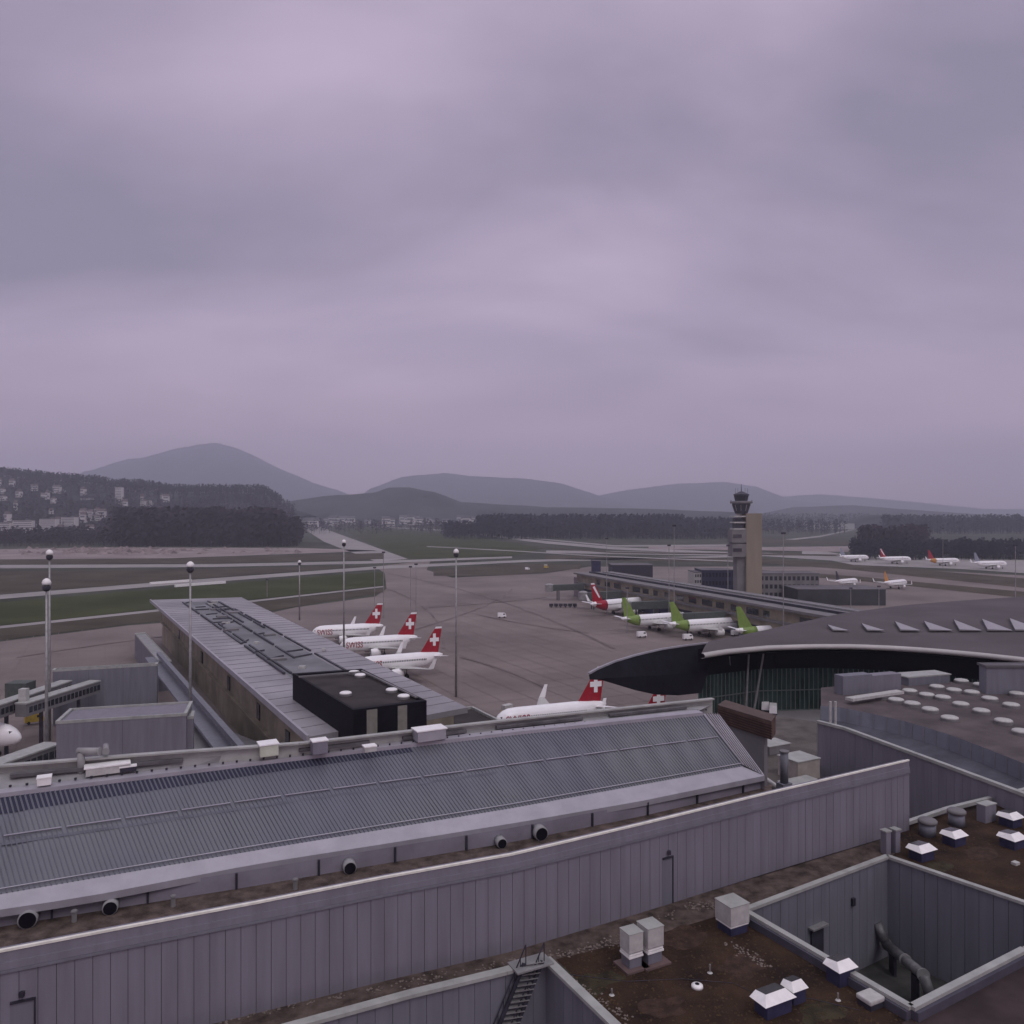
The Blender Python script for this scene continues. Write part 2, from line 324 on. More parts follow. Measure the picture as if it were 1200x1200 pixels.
rb_m = MB()
for _ in range(260):
    x = random.gauss(130, 45) if random.random() < .7 else random.uniform(0, 350); c = PD(x, random.uniform(1000, 1170), Z3); q = random.uniform(1.2, 5); k = 5
    vs = [c + Vector((random.uniform(-.4, .4) * q, 0, random.uniform(.4, 1.1) * q))] + [c + Vector((math.cos(6.28 * i / k) * q * random.uniform(.8, 2), math.sin(6.28 * i / k) * q, 0)) for i in range(k)]; rb_m.add(vs, [(0, i + 1, (i + 1) % k + 1) for i in range(k)])
rb_m.build('rubble', mat('rubble_heaps', (.20, .16, .15), .95, var=.5, scale=.05), kind='stuff')
ribbon('runway', [(500, 640), (600, 645), (700, 651), (860, 657)], [(500, 640.7), (600, 646), (700, 652), (860, 658.2)], Z4 + .03, pathm)
ribbon('grass_strip', [(620, 640), (720, 646.5), (860, 648), (1000, 650)], [(620, 641), (720, 648.3), (860, 650), (1000, 652)], Z4 + .06, grassb)
ribbon('grass_strip', [(880, 630), (960, 634), (1010, 636)], [(880, 637), (960, 637), (1010, 640)], Z4 + .09, grassb)
ribbon('taxiway', [(700, 622), (820, 619), (900, 616), (990, 611)], [(700, 622.8), (820, 620), (900, 617.2), (990, 612.5)], Z4 + .03, pathm)
# ------------------------------------------------------------------ houses
def make_block(name, w, d, h, m, roofm, gable, label, cat, group, floors=4, cols=6):
    r = thing(name, label, cat, (0, 0, 0), group)
    MB().box((0, 0, 0), (w, d, h)).build('wall', m, r)
    rb = MB()
    if gable: rb.add([(-w / 2 - .5, -d / 2 - .5, h + .02), (w / 2 + .5, -d / 2 - .5, h + .02), (w / 2 + .5, d / 2 + .5, h + .02), (-w / 2 - .5, d / 2 + .5, h + .02), (-w / 2 - .5, 0, h + d * .4), (w / 2 + .5, 0, h + d * .4)], [(0, 1, 5, 4), (2, 3, 4, 5), (0, 4, 3), (1, 2, 5), (3, 2, 1, 0)])
    else: rb.box((0, 0, h + .02), (w + .6, d + .6, .7)); rb.box((w * .2, 0, h + .72), (w * .2, d * .4, 2.5))
    rb.build('roof', roofm, r)
    for i in range(floors): MB().box((0, -d / 2 - .03, h * (i + .3) / floors), (w * .92, .1, h / floors * .42)).build('window_band', mat('far_window', (.12, .12, .14), .3), r)
    return r
gA = 'pale houses scattered on the wooded hillside'; lA = 'pale house with a pitched roof among bare trees on the hillside'
gB = 'apartment blocks on the wooded hillside'; lB = 'long pale apartment block with window rows on the hillside'
gC = 'far pale houses below the low central hill'; lC = 'tiny pale house between the two woods below the central hill'
hA = make_block('hillside_house', 14, 10, 10, cream, redroof, True, lA, 'house', gA, 2, 4)
hB = make_block('apartment_block', 30, 13, 22, cream, greyroof, False, lB, 'building', gB, 6, 9)
hC = make_block('village_house', 20, 12, 13, cream, greyroof, True, lC, 'house', gC, 2, 5)
first = {id(hA): True, id(hB): True, id(hC): True}
def place(h, loc, rz, sc=(1, 1, 1), label=None):
    if first[id(h)]: first[id(h)] = False; o = h; o.location = loc; o.rotation_euler = (0, 0, rz)
    else: o = dup(h, loc, rz)
    o.scale = sc
    if label: o['label'] = label
    return o
for i in range(48):
    x = random.uniform(-10, 195); d = random.uniform(1500, 2080); place(hA, PD(x, d, ground_z(x, d) + 9), random.uniform(-.6, .6), (random.uniform(.4, 1.3), 1, random.uniform(.8, 1.7)))
for x, py, d, s in [(62, 583, 2100, (1.1, 1, 1.1)), (73, 582, 2100, (.4, 1, 1.1)), (103, 588, 2050, (1.0, 1, .8)), (32, 594, 1950, (.8, 1, .7)), (172, 590, 2000, (.9, 1, .7)), (8, 620, 1480, (.8, 1, .9)), (28, 619, 1480, (1.1, 1, 1.0)), (58, 617, 1500, (1.0, 1, 1.0)), (82, 612, 1550, (.9, 1, .8)), (178, 602, 1800, (.7, 1, .8)), (110, 606, 1700, (.7, 1, .6)), (196, 590, 2150, (.6, 1, .5))]:
    z = ZD(py, d); place(hB, PD(x, d, z - 8), random.uniform(-.3, .3), s, {62: 'pale apartment block high on the hillside, wider one of an adjoining pair', 73: 'narrow pale apartment block adjoining a wider one high on the hillside', 103: 'broad pale apartment block alone between the high pair and the slim high-rise', 32: 'pale apartment block halfway up the hillside near the left edge', 172: 'pale apartment block right of the slim high-rise on the hillside', 8: 'pale block at the hill foot, first from the left', 28: 'pale block at the hill foot, second from the left', 58: 'pale block at the hill foot, third from the left', 82: 'pale block at the hill foot, fourth from the left', 178: 'pale apartment block just above the dark bare woods on the left', 110: 'pale low apartment block right of the row at the hill foot', 196: 'rightmost pale apartment block on the hillside behind the bare woods'}[x])
tw = make_block('tower_block', 15, 13, 44, cream, greyroof, False, 'slim pale high-rise standing above the other blocks on the hillside', 'building', None, 11, 4); tw.location = PD(140, 2000, ZD(592, 2000))
for i in range(34):
    x = random.uniform(345, 560); d = random.uniform(2200, 3100); place(hC, PD(x, d, 12), random.uniform(-.5, .5), (random.uniform(.7, 1.8), 1, random.uniform(.9, 1.9)))
fh = thing('airfield_shed', 'long white shed far off beside the field behind the control tower', 'shed', PD(970, 2500, 0))
MB().box(PD(970, 2500, 0), (150, 40, 18)).build('wall', offw, fh); MB().box(PD(970, 2500, 18.02), (152, 42, 2)).build('roof', greyroof, fh)

# ------------------------------------------------------------------ aircraft
STR = 1.33
def text_mesh(txt, size, name, m, parent, mw):
    cu = bpy.data.curves.new(name, 'FONT'); cu.body = txt; cu.size = size; cu.extrude = .01
    t = bpy.data.objects.new(name, cu); COL.objects.link(t); dg = bpy.context.evaluated_depsgraph_get()
    me = bpy.data.meshes.new_from_object(t.evaluated_get(dg)); bpy.data.objects.remove(t); me.materials.clear(); me.materials.append(m)
    me.transform(mw); o = bpy.data.objects.new(name, me); COL.objects.link(o); o.parent = parent; return o
def fus_section(t):     # t 0 tail .. 1 nose -> (radius, centre z)
    L = [(0, .25, 4.6), (.05, .75, 4.45), (.12, 1.25, 4.15), (.2, 1.7, 3.8), (.3, 1.98, 3.6), (.8, 2.0, 3.55), (.88, 1.95, 3.5), (.93, 1.7, 3.38), (.965, 1.3, 3.2), (.99, .7, 3.02), (1, .15, 2.95)]
    for a, b in zip(L, L[1:]):
        if t <= b[0]: k = (t - a[0]) / (b[0] - a[0]); return lerp(a[1], b[1], k), lerp(a[2], b[2], k)
    return L[-1][1:]
def make_plane(label, tailm, emblem=None, bodytail=None, group=None, text=None, length=37.5, name='parked_aircraft', regional=False, engm=None):
    r = thing(name, label, 'aircraft', (0, 0, 0), group); L = length; mb = MB(); k = 20; vs = []
    ts = [0, .02, .05, .09, .12, .16, .2, .25, .3, .4, .5, .6, .7, .8, .85, .88, .91, .93, .95, .965, .98, .99, 1]
    def xw(t): return (t - .5) * L
    def shell(tsx, sc=1.0):
        vs = []
        for t in tsx:
            rd, cz = fus_section(t); vs += [Vector((xw(t), math.cos(2 * math.pi * i / k) * rd * sc, cz + math.sin(2 * math.pi * i / k) * rd * sc)) for i in range(k)]
        fs = [(j * k + i, j * k + (i + 1) % k, (j + 1) * k + (i + 1) % k, (j + 1) * k + i) for j in range(len(tsx) - 1) for i in range(k)]
        return MB().add(vs, fs + [tuple(range(k))[::-1], tuple(range((len(tsx) - 1) * k, len(tsx) * k))])
    fu = shell(ts).build('fuselage', pw, r, True)
    if bodytail: shell([.04, .09, .12, .16, .2, .24], 1.008).build('tail_paint', bodytail, fu, True)
    for s in (1, -1):
        wb = MB()
        for i in range(34): wb.box((xw(.22 + .66 * i / 34), s * 1.985, 3.85), (.28, .06, .38))
        wb.build('window_row', win, fu)
    cw = MB()
    for s in (1, -1):
        cw.quad(*[Vector((xw(t), s * y, z)) for t, y, z in ((.955, 1.28, 3.75), (.972, .8, 3.72), (.965, .85, 4.15), (.948, 1.3, 4.35))])
    cw.quad((xw(.975), .75, 3.72), (xw(.975), -.75, 3.72), (xw(.966), -.75, 4.18), (xw(.966), .75, 4.18)); cw.build('cockpit_window', win, fu)
    def surf(pts, th, tip=.35):          # root LE, root TE, tip TE, tip LE (x, y, z)
        A = [Vector(p) for p in pts]; t = [th, th, th * tip, th * tip]; vs = [a + Vector((0, 0, h / 2)) for a, h in zip(A, t)] + [a - Vector((0, 0, h / 2)) for a, h in zip(A, t)]
        m1, m2 = (A[0] * .65 + A[1] * .35), (A[3] * .65 + A[2] * .35)
        vs = [A[0], m1 + Vector((0, 0, th / 2)), A[1], m1 - Vector((0, 0, th / 2)), A[3], m2 + Vector((0, 0, th * tip / 2)), A[2], m2 - Vector((0, 0, th * tip / 2))]
        return MB().add(vs, [(0, 1, 5, 4), (1, 2, 6, 5), (2, 3, 7, 6), (3, 0, 4, 7), (4, 5, 6, 7), (3, 2, 1, 0)])
    for s in (1, -1):
        w = surf([(4.5, s * 1.2, 2.5), (-3.2, s * 1.2, 2.5), (-5.4, s * 16.4, 3.7), (-3.8, s * 16.4, 3.7)], .8).build('wing', pgreyf if False else offw, r)
        MB().add([(-3.9, s * 16.35, 3.7), (-5.6, s * 16.35, 3.72), (-6.5, s * 16.9, 6.1), (-5.7, s * 16.9, 6.1), (-3.9, s * 16.5, 3.7), (-5.6, s * 16.5, 3.72), (-6.5, s * 17.0, 6.1), (-5.7, s * 17.0, 6.1)], [(0, 1, 2, 3), (7, 6, 5, 4), (0, 3, 7, 4), (1, 5, 6, 2), (2, 6, 7, 3), (0, 4, 5, 1)]).build('winglet', pw, w)
        e_ = MB(); prof = [(.85, -1.9), (1.05, -1.0), (1.15, .4), (1.12, 1.4), (1.0, 1.75)]
        vs = []; kk = 16
        for rr, x in prof: vs += [Vector((2.6 + x, s * 5.7 + math.cos(6.2832 * i / kk) * rr, 1.65 + math.sin(6.2832 * i / kk) * rr)) for i in range(kk)]
        e_.add(vs, [(j * kk + i, j * kk + (i + 1) % kk, (j + 1) * kk + (i + 1) % kk, (j + 1) * kk + i) for j in range(4) for i in range(kk)] + [tuple(range(kk))[::-1]])
        e_.box((1.8, s * 5.7, 2.4), (3.0, .3, .5)); eo = e_.build('engine', engm or pw, r, True)
        MB().tube((4.1, s * 5.7, 1.65), (4.15, s * 5.7, 1.65), .97, .97, 16).build('intake', darkm, eo)
        surf([(xw(.13), s * .5, 4.4), (xw(.045), s * .5, 4.5), (xw(.0), s * 6.1, 5.0), (xw(.035), s * 6.1, 5.0)], .35).build('stabiliser', pw, r)
        g = MB(); g.tube((-1.2, s * 3.6, .6), (-1.2, s * 3.4, 2.3), .14)
        for q in (-.35, .35): g.tube((-1.2, s * 3.6 + q - .18, .58), (-1.2, s * 3.6 + q + .18, .58), .58, .58, 12)
        g.build('main_gear', tyre, r)
    g = MB().tube((xw(.87), 0, .4), (xw(.87), 0, 1.8), .1)
    for q in (-.25, .25): g.tube((xw(.87), q - .1, .38), (xw(.87), q + .1, .38), .38, .38, 10)
    g.build('nose_gear', tyre, r)
    fx = xw(0); F4 = [(fx + 7.8, 5.2), (fx + 1.5, 5.1), (fx + .2, 11.5), (fx + 2.3, 11.5)]
    def fin(pts, th0, th1, f0, f1):     # slice of the fin between heights f0, f1 (0..1)
        a = [lerp(Vector((pts[0][0], 0, pts[0][1])), Vector((pts[3][0], 0, pts[3][1])), f) for f in (f0, f1)]
        b = [lerp(Vector((pts[1][0], 0, pts[1][1])), Vector((pts[2][0], 0, pts[2][1])), f) for f in (f0, f1)]
        vs = []
        for j, th in ((0, th0), (1, th1)): mid = a[j] * .6 + b[j] * .4; vs += [a[j], mid + Vector((0, th, 0)), b[j], mid - Vector((0, th, 0))]
        return MB().add(vs, [(0, 1, 5, 4), (1, 2, 6, 5), (2, 3, 7, 6), (3, 0, 4, 7), (4, 5, 6, 7), (3, 2, 1, 0)])
    fo = fin(F4, .28, .14, 0, .93).build('tail_fin', tailm, r)
    fin(F4, .14, .12, .93, 1.0).build('fin_tip', tailm if emblem == 'plain' else pw, fo)
    if emblem == 'cross':
        for s in (1, -1):
            c = Vector((fx + 2.9, s * .26, 8.4)); m_ = MB(); m_.box(c + Vector((0, 0, -1.5)), (.95, .08, 3.0)); m_.box(c + Vector((-1.02, 0, -.47)), (1.09, .08, .94)); m_.box(c + Vector((1.02, 0, -.47)), (1.09, .08, .94)); m_.build('cross_emblem', pw, fo)
    if emblem == 'sweep':
        for s in (1, -1): MB().quad((fx + 5.6, s * .28, 6.6), (fx + 4.9, s * .27, 6.4), (fx + 1.1, s * .2, 10.2), (fx + 2.2, s * .2, 10.6)).build('tail_stripe', pw, fo)
    if text:
        text_mesh(text, 2.3, 'lettering', predm, fu, Matrix.Translation((xw(.93), 2.04, 2.9)) @ Matrix.Rotation(math.pi, 4, 'Z') @ Matrix.Rotation(math.pi / 2, 4, 'X'))
    return r
def put(o, loc, heading, s=1.0, half=18.75):            # heading = direction vector of the nose; loc = ground point under the TAIL end
    h = Vector(heading); h.z = 0; h.normalize(); o.scale = (s, s, s * STR); o.rotation_euler = (0, 0, math.atan2(h.y, h.x))
    o.location = Vector(loc) + h * half * s
HA = Vector((-.866, -.5, 0))
gs = 'white aircraft with red tails parked tail-out along the dark pier'
p1 = make_plane('white aircraft with white cross on red fin, farthest of three beside the pier', predm, 'cross', group=gs, text='SWISS', length=29)
put(p1, PD(449, 331, Z2), (-.93, -.36, 0), half=14.5)
p2 = dup(p1, label='white aircraft with white cross on red fin, middle one of three beside the pier'); put(p2, PD(489, 301, Z2), (-.92, -.38, 0), half=14.5)
p3 = dup(p1, label='white aircraft with white cross on red fin, nearest of three beside the pier'); put(p3, PD(518.5, 264, Z2), (-.9, -.42, 0), half=14.5)
p4 = dup(p1, label='white aircraft with red tail parked just behind the long glazed roof'); put(p4, PD(710, 196, Z2), (-.93, -.37, 0), half=14.5)
p5 = dup(p1, label='red tail tip showing over the glazed roof under the dark roof prow'); put(p5, PD(783, 184, Z2), (-.93, -.37, 0), .93, 14.5)
HB = Vector((.93, .37, 0))
pr = make_plane('white aircraft with bright red tail at the far end of the right-hand pier', predm, 'sweep', predm); put(pr, PD(692, 402, Z2), (.80, .6, 0), 1.12)
gg = 'white aircraft with lime green tails at the right-hand pier'
pg = make_plane('white aircraft with lime tail, next to the red-tailed one', plime, 'plain', plime, gg, engm=pw); put(pg, PD(728, 352, Z2), (.9, .43, 0))
pg2 = dup(pg, label='white aircraft with lime tail parked nearest the dark curved roof prow'); put(pg2, PD(784, 336, Z2), (.93, .37, 0))
pg3 = dup(pg, label='aircraft of which only a lime tail fin rises behind the curved roof'); put(pg3, PD(862, 318, Z2), (.96, .28, 0))
gf = 'aircraft parked in a row before the far dark trees'
fr = make_plane('white aircraft with a pale grey fin, leftmost of the far row before the trees', pgreyf, 'plain', None, gf); put(fr, PD(984, 850, Z4), (.97, .25, 0), .95)
f2 = make_plane('white aircraft with a pink and dark fin, second in the far row', predm, 'sweep', None, gf); put(f2, PD(1031, 815, Z4), (.97, .25, 0), 1.0)
f3 = make_plane('white aircraft with orange painted rear and red fin, third in the far row', predm, 'plain', pyel, gf); put(f3, PD(1087, 785, Z4), (.97, .25, 0), 1.0)
f4 = dup(fr, label='large white aircraft at the right-hand end of the far row before the trees'); put(f4, PD(1141, 740, Z4), (.97, .25, 0), 1.0)
c1 = make_plane('small white aircraft with dark tail behind the dark low roof, left of two', darkm, 'plain', None, 'two small aircraft on the middle taxiway'); put(c1, PD(979, 560, Z4), (.8, .6, 0), .75)
c2 = make_plane('small white aircraft with orange tail behind the dark low roof, right of two', pyel, 'plain', None, 'two small aircraft on the middle taxiway'); put(c2, PD(1036, 545, Z4), (.8, .6, 0), .8)
pn = make_plane('white aircraft with pale green crown, its nose at the frame edge by the jet bridges', plime, 'plain'); 
pn.scale = (1, 1, STR); pn.rotation_euler = (0, 0, 0); nose = PD(25, 174, Z2); pn.location = nose - Vector((18.75, 0, 0))
for lab, pa0, pb0 in (('long thin white strip lying beside the taxiway left of the thick mast', (176, 685), (224, 681.5)), ('long thin white strip just below and right of the other one on the taxiway', (205, 688), (264, 683.5))):
    a, b = P(*pa0, Z4), P(*pb0, Z4); o = thing('white_strip', lab, 'white strip', (a + b) / 2); MB().bar(a, b, 1.6, 1.7).build('panel', white, o); MB().bar(a + Vector((0, .9, 0)), b + Vector((0, .9, 0)), .2, .5).build('foot', steel, o)  # long low stand-ins for two unidentified white streaks

# ------------------------------------------------------------------ control tower
TD = 470.0; tb = PD(872, TD, 0)
t_ = thing('control_tower', 'control tower with beige concrete shaft and dark glazed cab rising behind the pier', 'control tower', tb)
def TX(px): return (px - 600) / F * TD
def TZ(py): return ZD(py, TD)
MB().box((TX(880.5), TD, 0), (TX(889.5) - TX(871.5), 11, TZ(601.5))).build('shaft', conc, t_)
MB().box((TX(867), TD + 1, 0), (TX(871.4) - TX(861.5), 9, TZ(652))).build('stair_shaft', conc2, t_)
a = MB(); a.box((TX(863.2), TD - .6, TZ(652)), (TX(871.3) - TX(855), 10, TZ(637) - TZ(652))); a.box((TX(863.2), TD - .6, TZ(635.5)), (TX(871.3) - TX(855), 10, TZ(621) - TZ(635.5))); a.box((TX(863.8), TD, TZ(637)), (TX(871) - TX(857), 8.5, .76)); ao = a.build('annex', conc2, t_)
wb = MB()
for py in (646, 630): wb.box((TX(861), TD - 5.7, TZ(py)), (TX(866) - TX(856), .2, 2.0))
wb.build('window', win, ao)
a = MB()
for py in (620.5, 613, 606): a.box((TX(864.5), TD, TZ(py)), (TX(871) - TX(857), 9, .8))
a.tube((TX(866), TD, TZ(620)), (TX(866), TD, TZ(601)), 1.6); a.build('deck', offw, t_)
a = MB(); a.box((TX(865), TD, TZ(619)), (5, 6.5, TZ(607) - TZ(619))); a.build('core', darkm, t_)
cx = TX(868.7)
MB().lathe((cx, TD, 0), [(3.6, TZ(602)), (4.2, TZ(599)), (5.4, TZ(591.5)), (5.4, TZ(590))], 10).build('lower_cab', darkm, t_)
gl_ = MB()
for i in range(10):
    a0 = 6.2832 * i / 10; gl_.tube((cx + math.cos(a0) * 4.3, TD + math.sin(a0) * 4.3, TZ(598.5)), (cx + math.cos(a0) * 5.45, TD + math.sin(a0) * 5.45, TZ(591.6)), .12)
gl_.build('mullion', offw, t_)
MB().lathe((cx, TD, 0), [(6.3, TZ(590)), (6.5, TZ(588.6)), (6.3, TZ(587.4)), (4, TZ(587.2))], 16).build('gallery', conc2, t_)
MB().lathe((cx, TD, 0), [(3.7, TZ(587.1)), (4.4, TZ(580.5))], 10).build('cab_glass', win, t_)
MB().lathe((cx, TD, 0), [(4.6, TZ(580.4)), (4.6, TZ(579.3)), (2.5, TZ(577.5)), (1, TZ(576))], 12).build('cab_roof', darkm, t_)
a = MB(); a.tube((cx, TD, TZ(577)), (cx, TD, TZ(567)), .25, .1, 6)
for q in (-3.4, -2, 2.2, 3.6): a.tube((cx + q, TD, TZ(580)), (cx + q, TD, TZ(572)), .09, .06, 5)
for q in range(8):
    a0 = 6.2832 * q / 8; a.tube((cx + math.cos(a0) * 6.4, TD + math.sin(a0) * 6.4, TZ(588)), (cx + math.cos(a0) * 6.4, TD + math.sin(a0) * 6.4, TZ(585.8)), .08)
a.build('antenna', darkm, t_)

def windowed(name, label, px0, px1, d, pytop, m, rooftop=None, depth=14, rows=2, cols=8, cat='building', z0=0.0, rise=None):
    z1 = ZD(pytop, d); x0, x1 = (px0 - 600) / F * d, (px1 - 600) / F * d; cxx = (x0 + x1) / 2; w = x1 - x0; yc = d + depth / 2
    r = thing(name, label, cat, (cxx, yc, z0))
    MB().box((cxx, yc, z0), (w, depth, z1 - z0)).build('wall', m, r)
    b = MB().box((cxx, yc, z1), (w + .5, depth + .5, .35)); b.build('roof', rooftop or greyroof, r)
    hh = (z1 - z0) / (rows + .3)
    for i in range(rows):
        for j in range(cols): MB().box((x0 + w * (j + .5) / cols, d - .02, z0 + hh * (i + .5)), (w / cols * .6, .1, hh * .5)).build('window', win, r)
    return r
windowed('office_building', 'dark flat office building left of the control tower foot', 822.5, 861, 500, 668.5, navy, depth=20, rows=3, cols=10)
windowed('office_building', 'pale stair block at the left end of the dark office building', 814, 822, 500, 671, offw, depth=18, rows=4, cols=3)
windowed('office_building', 'grey office building right of the control tower with dark windows', 885, 960, 480, 672.5, conc2, depth=22, rows=3, cols=14)
windowed('plant_block', 'dark low box building behind the far end of the right-hand pier', 717, 765, 540, 662.5, darkm, depth=20, rows=0)
windowed('service_tower', 'small dark square tower at the tip of the right-hand pier', 694, 704, 505, 657.5, navy, depth=6, rows=0)
windowed('low_hangar', 'long dark hangar roof beyond the grey office building', 935, 1038, 455, 691, mat('hangar_dark', (.04, .042, .045), .8, var=.3, scale=.08), depth=26, rows=0)

# ------------------------------------------------------------------ right-hand pier
A = P(676, 671, 15.5); B = P(975, 722, 15.5); dB = (B - A).normalized(); nB = Vector((dB.y, -dB.x, 0));  nB = nB if nB.y > 0 else -nB
LB = (B - A).length
pb = thing('passenger_pier', 'long brown-grey passenger pier ending left of the control tower', 'pier building', A - Vector((0, 0, 15.5)))
def bxl(mb, s0, s1, o0, o1, z0, z1):         # box along the pier: s along, o away from the camera side
    pts = [A + dB * s0 + nB * o0, A + dB * s1 + nB * o0, A + dB * s1 + nB * o1, A + dB * s0 + nB * o1]; return mb.prism(pts, z0, z1)
bxl(MB(), 0, LB + 60, 0, 24, 6.5, 14.5).build('upper_storey', tan, pb)
bxl(MB(), 4, LB + 60, 2.5, 22, 0, 6.48).build('ground_storey', navy, pb)
bxl(MB(), -1.5, LB + 60, -1.6, 25, 14.52, 15.5).build('roof', conc2, pb)
bxl(MB(), 5, LB + 60, 6, 7, 15.51, 16.5).build('roof_beam', darkm, pb)
bxl(MB(), 5, LB + 60, 15, 15.8, 15.51, 16.3).build('roof_beam', steel, pb)
bxl(MB(), 0, LB + 60, -.9, -.01, 9.0, 10.0).build('sill_band', conc2, pb)
s = 6
while s < LB + 50:
    if random.random() < .75: bxl(MB(), s, s + random.choice((4, 6, 8)), -.12, -.005, 10.6, 13.2).build('window', win, pb)
    s += 11
s = 4
while s < LB + 50: bxl(MB(), s, s + .8, -.3, 2.4, 0, 6.5).build('pillar', conc2, pb); s += 18
bxl(MB(), -9, -.02, 2, 16, 0, 12).build('end_pavilion', mat('pier_end', (.2, .17, .18), .8, scale=.1), pb)
# jet bridges of the right-hand pier
jb = 'jet bridges of the right-hand pier'
for i, (s, lab) in enumerate([(14, 'boxy jet bridge at the far tip of the right-hand pier'), (62, 'jet bridge reaching to the red-tailed aircraft'), (112, 'jet bridge beside the first lime-tailed aircraft'), (158, 'jet bridge beside the lime-tailed aircraft nearest the prow')]):
    q = A + dB * s - nB * 1.7; e2 = q - nB * 20 + dB * -6; r = thing('jet_bridge', lab, 'jet bridge', (q.x, q.y, 0), jb)
    MB().bar(Vector((q.x, q.y, 6.3)), Vector((e2.x, e2.y, 5.6)), 3.0, 3.6).build('tunnel', vgrn, r)
    MB().lathe((e2.x, e2.y, 5.2), [(2.6, 0), (2.6, 4.2), (1.2, 4.8)], 12).build('cab', steel, r)
    m0 = lerp(Vector((q.x, q.y, 0)), Vector((e2.x, e2.y, 0)), .75)
    for sg in (-1.4, 1.4): MB().box(m0 + dB * sg, (.6, .6, 5.6)).build('leg', darkm, r)
# glazed link below the pier to the curved roof

# ------------------------------------------------------------------ left pier (dark roof) with black box
zr = 17.0
FL, NL, NR, FR = P(177, 703, zr), P(338, 842, zr), P(548, 829, zr), P(283, 700, zr)
pa = thing('passenger_pier', 'long passenger pier with weathered grey sheet roof running away beside the red-tailed aircraft', 'pier building', (NL + FR) / 2 - Vector((0, 0, zr)))
NL2 = NL + (NL - FL) * .06; NR2 = NR + (NR - FR) * .0
MB().prism([FL, NL2, NR2, FR], zr - 1.0, zr).build('roof', pier_roof, pa)
dA = (FL - NL).normalized(); nA = Vector((-dA.y, dA.x, 0)); nA = nA if nA.x < 0 else -nA
MB().bar(NL2 + Vector((0, 0, -.9)) + nA * .25, FL + Vector((0, 0, -.9)) + nA * .25, .45, 1.15).build('roof_edge', alu, pa)
def gp(t, s, z):        # t 0 near..1 far, s 0 left..1 right
    a = lerp(NL2, FL, t); b = lerp(NR2, FR, t); q = lerp(a, b, s); return Vector((q.x, q.y, z))
MB().prism([gp(0, .10, 0), gp(0, .9, 0), gp(.97, .9, 0), gp(.97, .10, 0)], 0, zr - 1.02).build('wall', tan, pa)
MB().quad(gp(.0, .3, zr + .05), gp(.0, .66, zr + .05), gp(.94, .7, zr + .05), gp(.94, .3, zr + .05)).build('roof_membrane', pier_mid, pa)
a, b = gp(0, .097, 0), gp(.97, .097, 0); MB().prism([a, b, b - nA * .3, a - nA * .3], 13.6, 15.9).build('soffit_band', navy, pa)
for i in (2, 5, 9, 14, 20):
    t = .03 + i * .036; a, b = gp(t, .098, 0), gp(t + .012, .098, 0); MB().prism([a, b, b + nA * .2, a + nA * .2], 8.2, 11.6).build('window', win, pa)
w_ = MB(); a, b = gp(0, .09, 0), gp(.97, .09, 0); w_.bar(a + Vector((0, 0, 6.6)), b + Vector((0, 0, 8.6)), 1.2, .5); w_.build('ledge', tan, pa)
for i in range(1, 40):
    for s0, s1 in ((.004, .295), (.71, .996)): MB().bar(gp(i / 40, s0, zr + .004), gp(i / 40, s1, zr + .004), .14, .07).build('roof_seam', mat('seam_sheet', (.20, .19, .205), .6), pa)
rpm = mat('pipe_lagging', (.06, .058, .07), .7, var=.4, scale=.5)
for s0, ta, tb2 in ((.285, .22, .93), (.33, .12, .62), (.505, .3, .9), (.56, .62, .94), (.70, .1, .8), (.66, .55, .92)):
    t = ta
    while t < tb2:
        t2 = min(tb2, t + random.uniform(.05, .13)); MB().bar(gp(t, s0, zr + .06), gp(t2, s0, zr + .06), .45, random.uniform(.3, .6)).build('roof_pipe', rpm, pa); t = t2 + random.uniform(.004, .02)
for i in range(16):
    t = random.uniform(.14, .92); s0 = random.choice((.29, .34, .5)); MB().bar(gp(t, s0, zr + .06), gp(t + random.uniform(0, .03), s0 + random.uniform(.08, .2), zr + .06), .3, .4).build('roof_pipe', rpm, pa)
for t, s, w0 in ((.24, .45, 1.4), (.42, .40, 1.2), (.62, .4, 2.4), (.88, .55, 3.0), (.92, .62, 2.4), (.12, .74, 1.2), (.33, .80, 1), (.17, .42, 1.2)): c = gp(t, s, zr + .07); MB().box(c, (w0, 1.0, .6)).build('roof_vent', offw, pa)
for t, s in ((.7, .45), (.55, .36), (.8, .5), (.48, .6), (.3, .38), (.75, .62)): c = gp(t, s, zr + .07); MB().box(c, (random.uniform(2, 4), random.uniform(3, 6), .5), dA).build('roof_hatch', conc2, pa)
# terminal base joining pier and hall
low = thing('terminal_link', 'dark lower roof wedge beside the black box at the pier root', 'building', P(540, 850, 0) - Vector((0, 0, 0)))
MB().prism([P(498, 838, 11), P(553, 830.5, 11), P(592, 850, 11), P(592, 890, 11), P(498, 890, 11)], 0, 11).build('wall', wallgrey2, low)
MB().prism([P(499, 840, 11), P(552, 832, 11), P(588, 850, 11), P(588, 888, 11), P(500, 888, 11)], 11.02, 11.2).build('roof', blackroof, low)
w_ = MB(); w_.bar(P(553, 830.5, 11.21), P(592, 850, 11.21), .5, .5); w_.bar(P(500, 838.5, 11.21), P(553, 830.5, 11.21), .5, .5); w_.build('coping', coping, low)
zb = 22.0
a_, b_, c_, d_ = P(343, 789, zb), P(424, 783.5, zb), P(500, 821, zb), P(414, 832, zb)
bb = thing('rooftop_block', 'black clad box building with pale roof domes at the near end of the pier', 'building', (a_ + c_) / 2 - Vector((0, 0, 17)))
ring = [a_, d_, c_, b_]; cen = sum(ring, Vector()) / 4
MB().prism(ring, 4, zb - .6).build('wall', black, bb)
inn = [lerp(p, cen, .07) for p in ring]; par = MB()
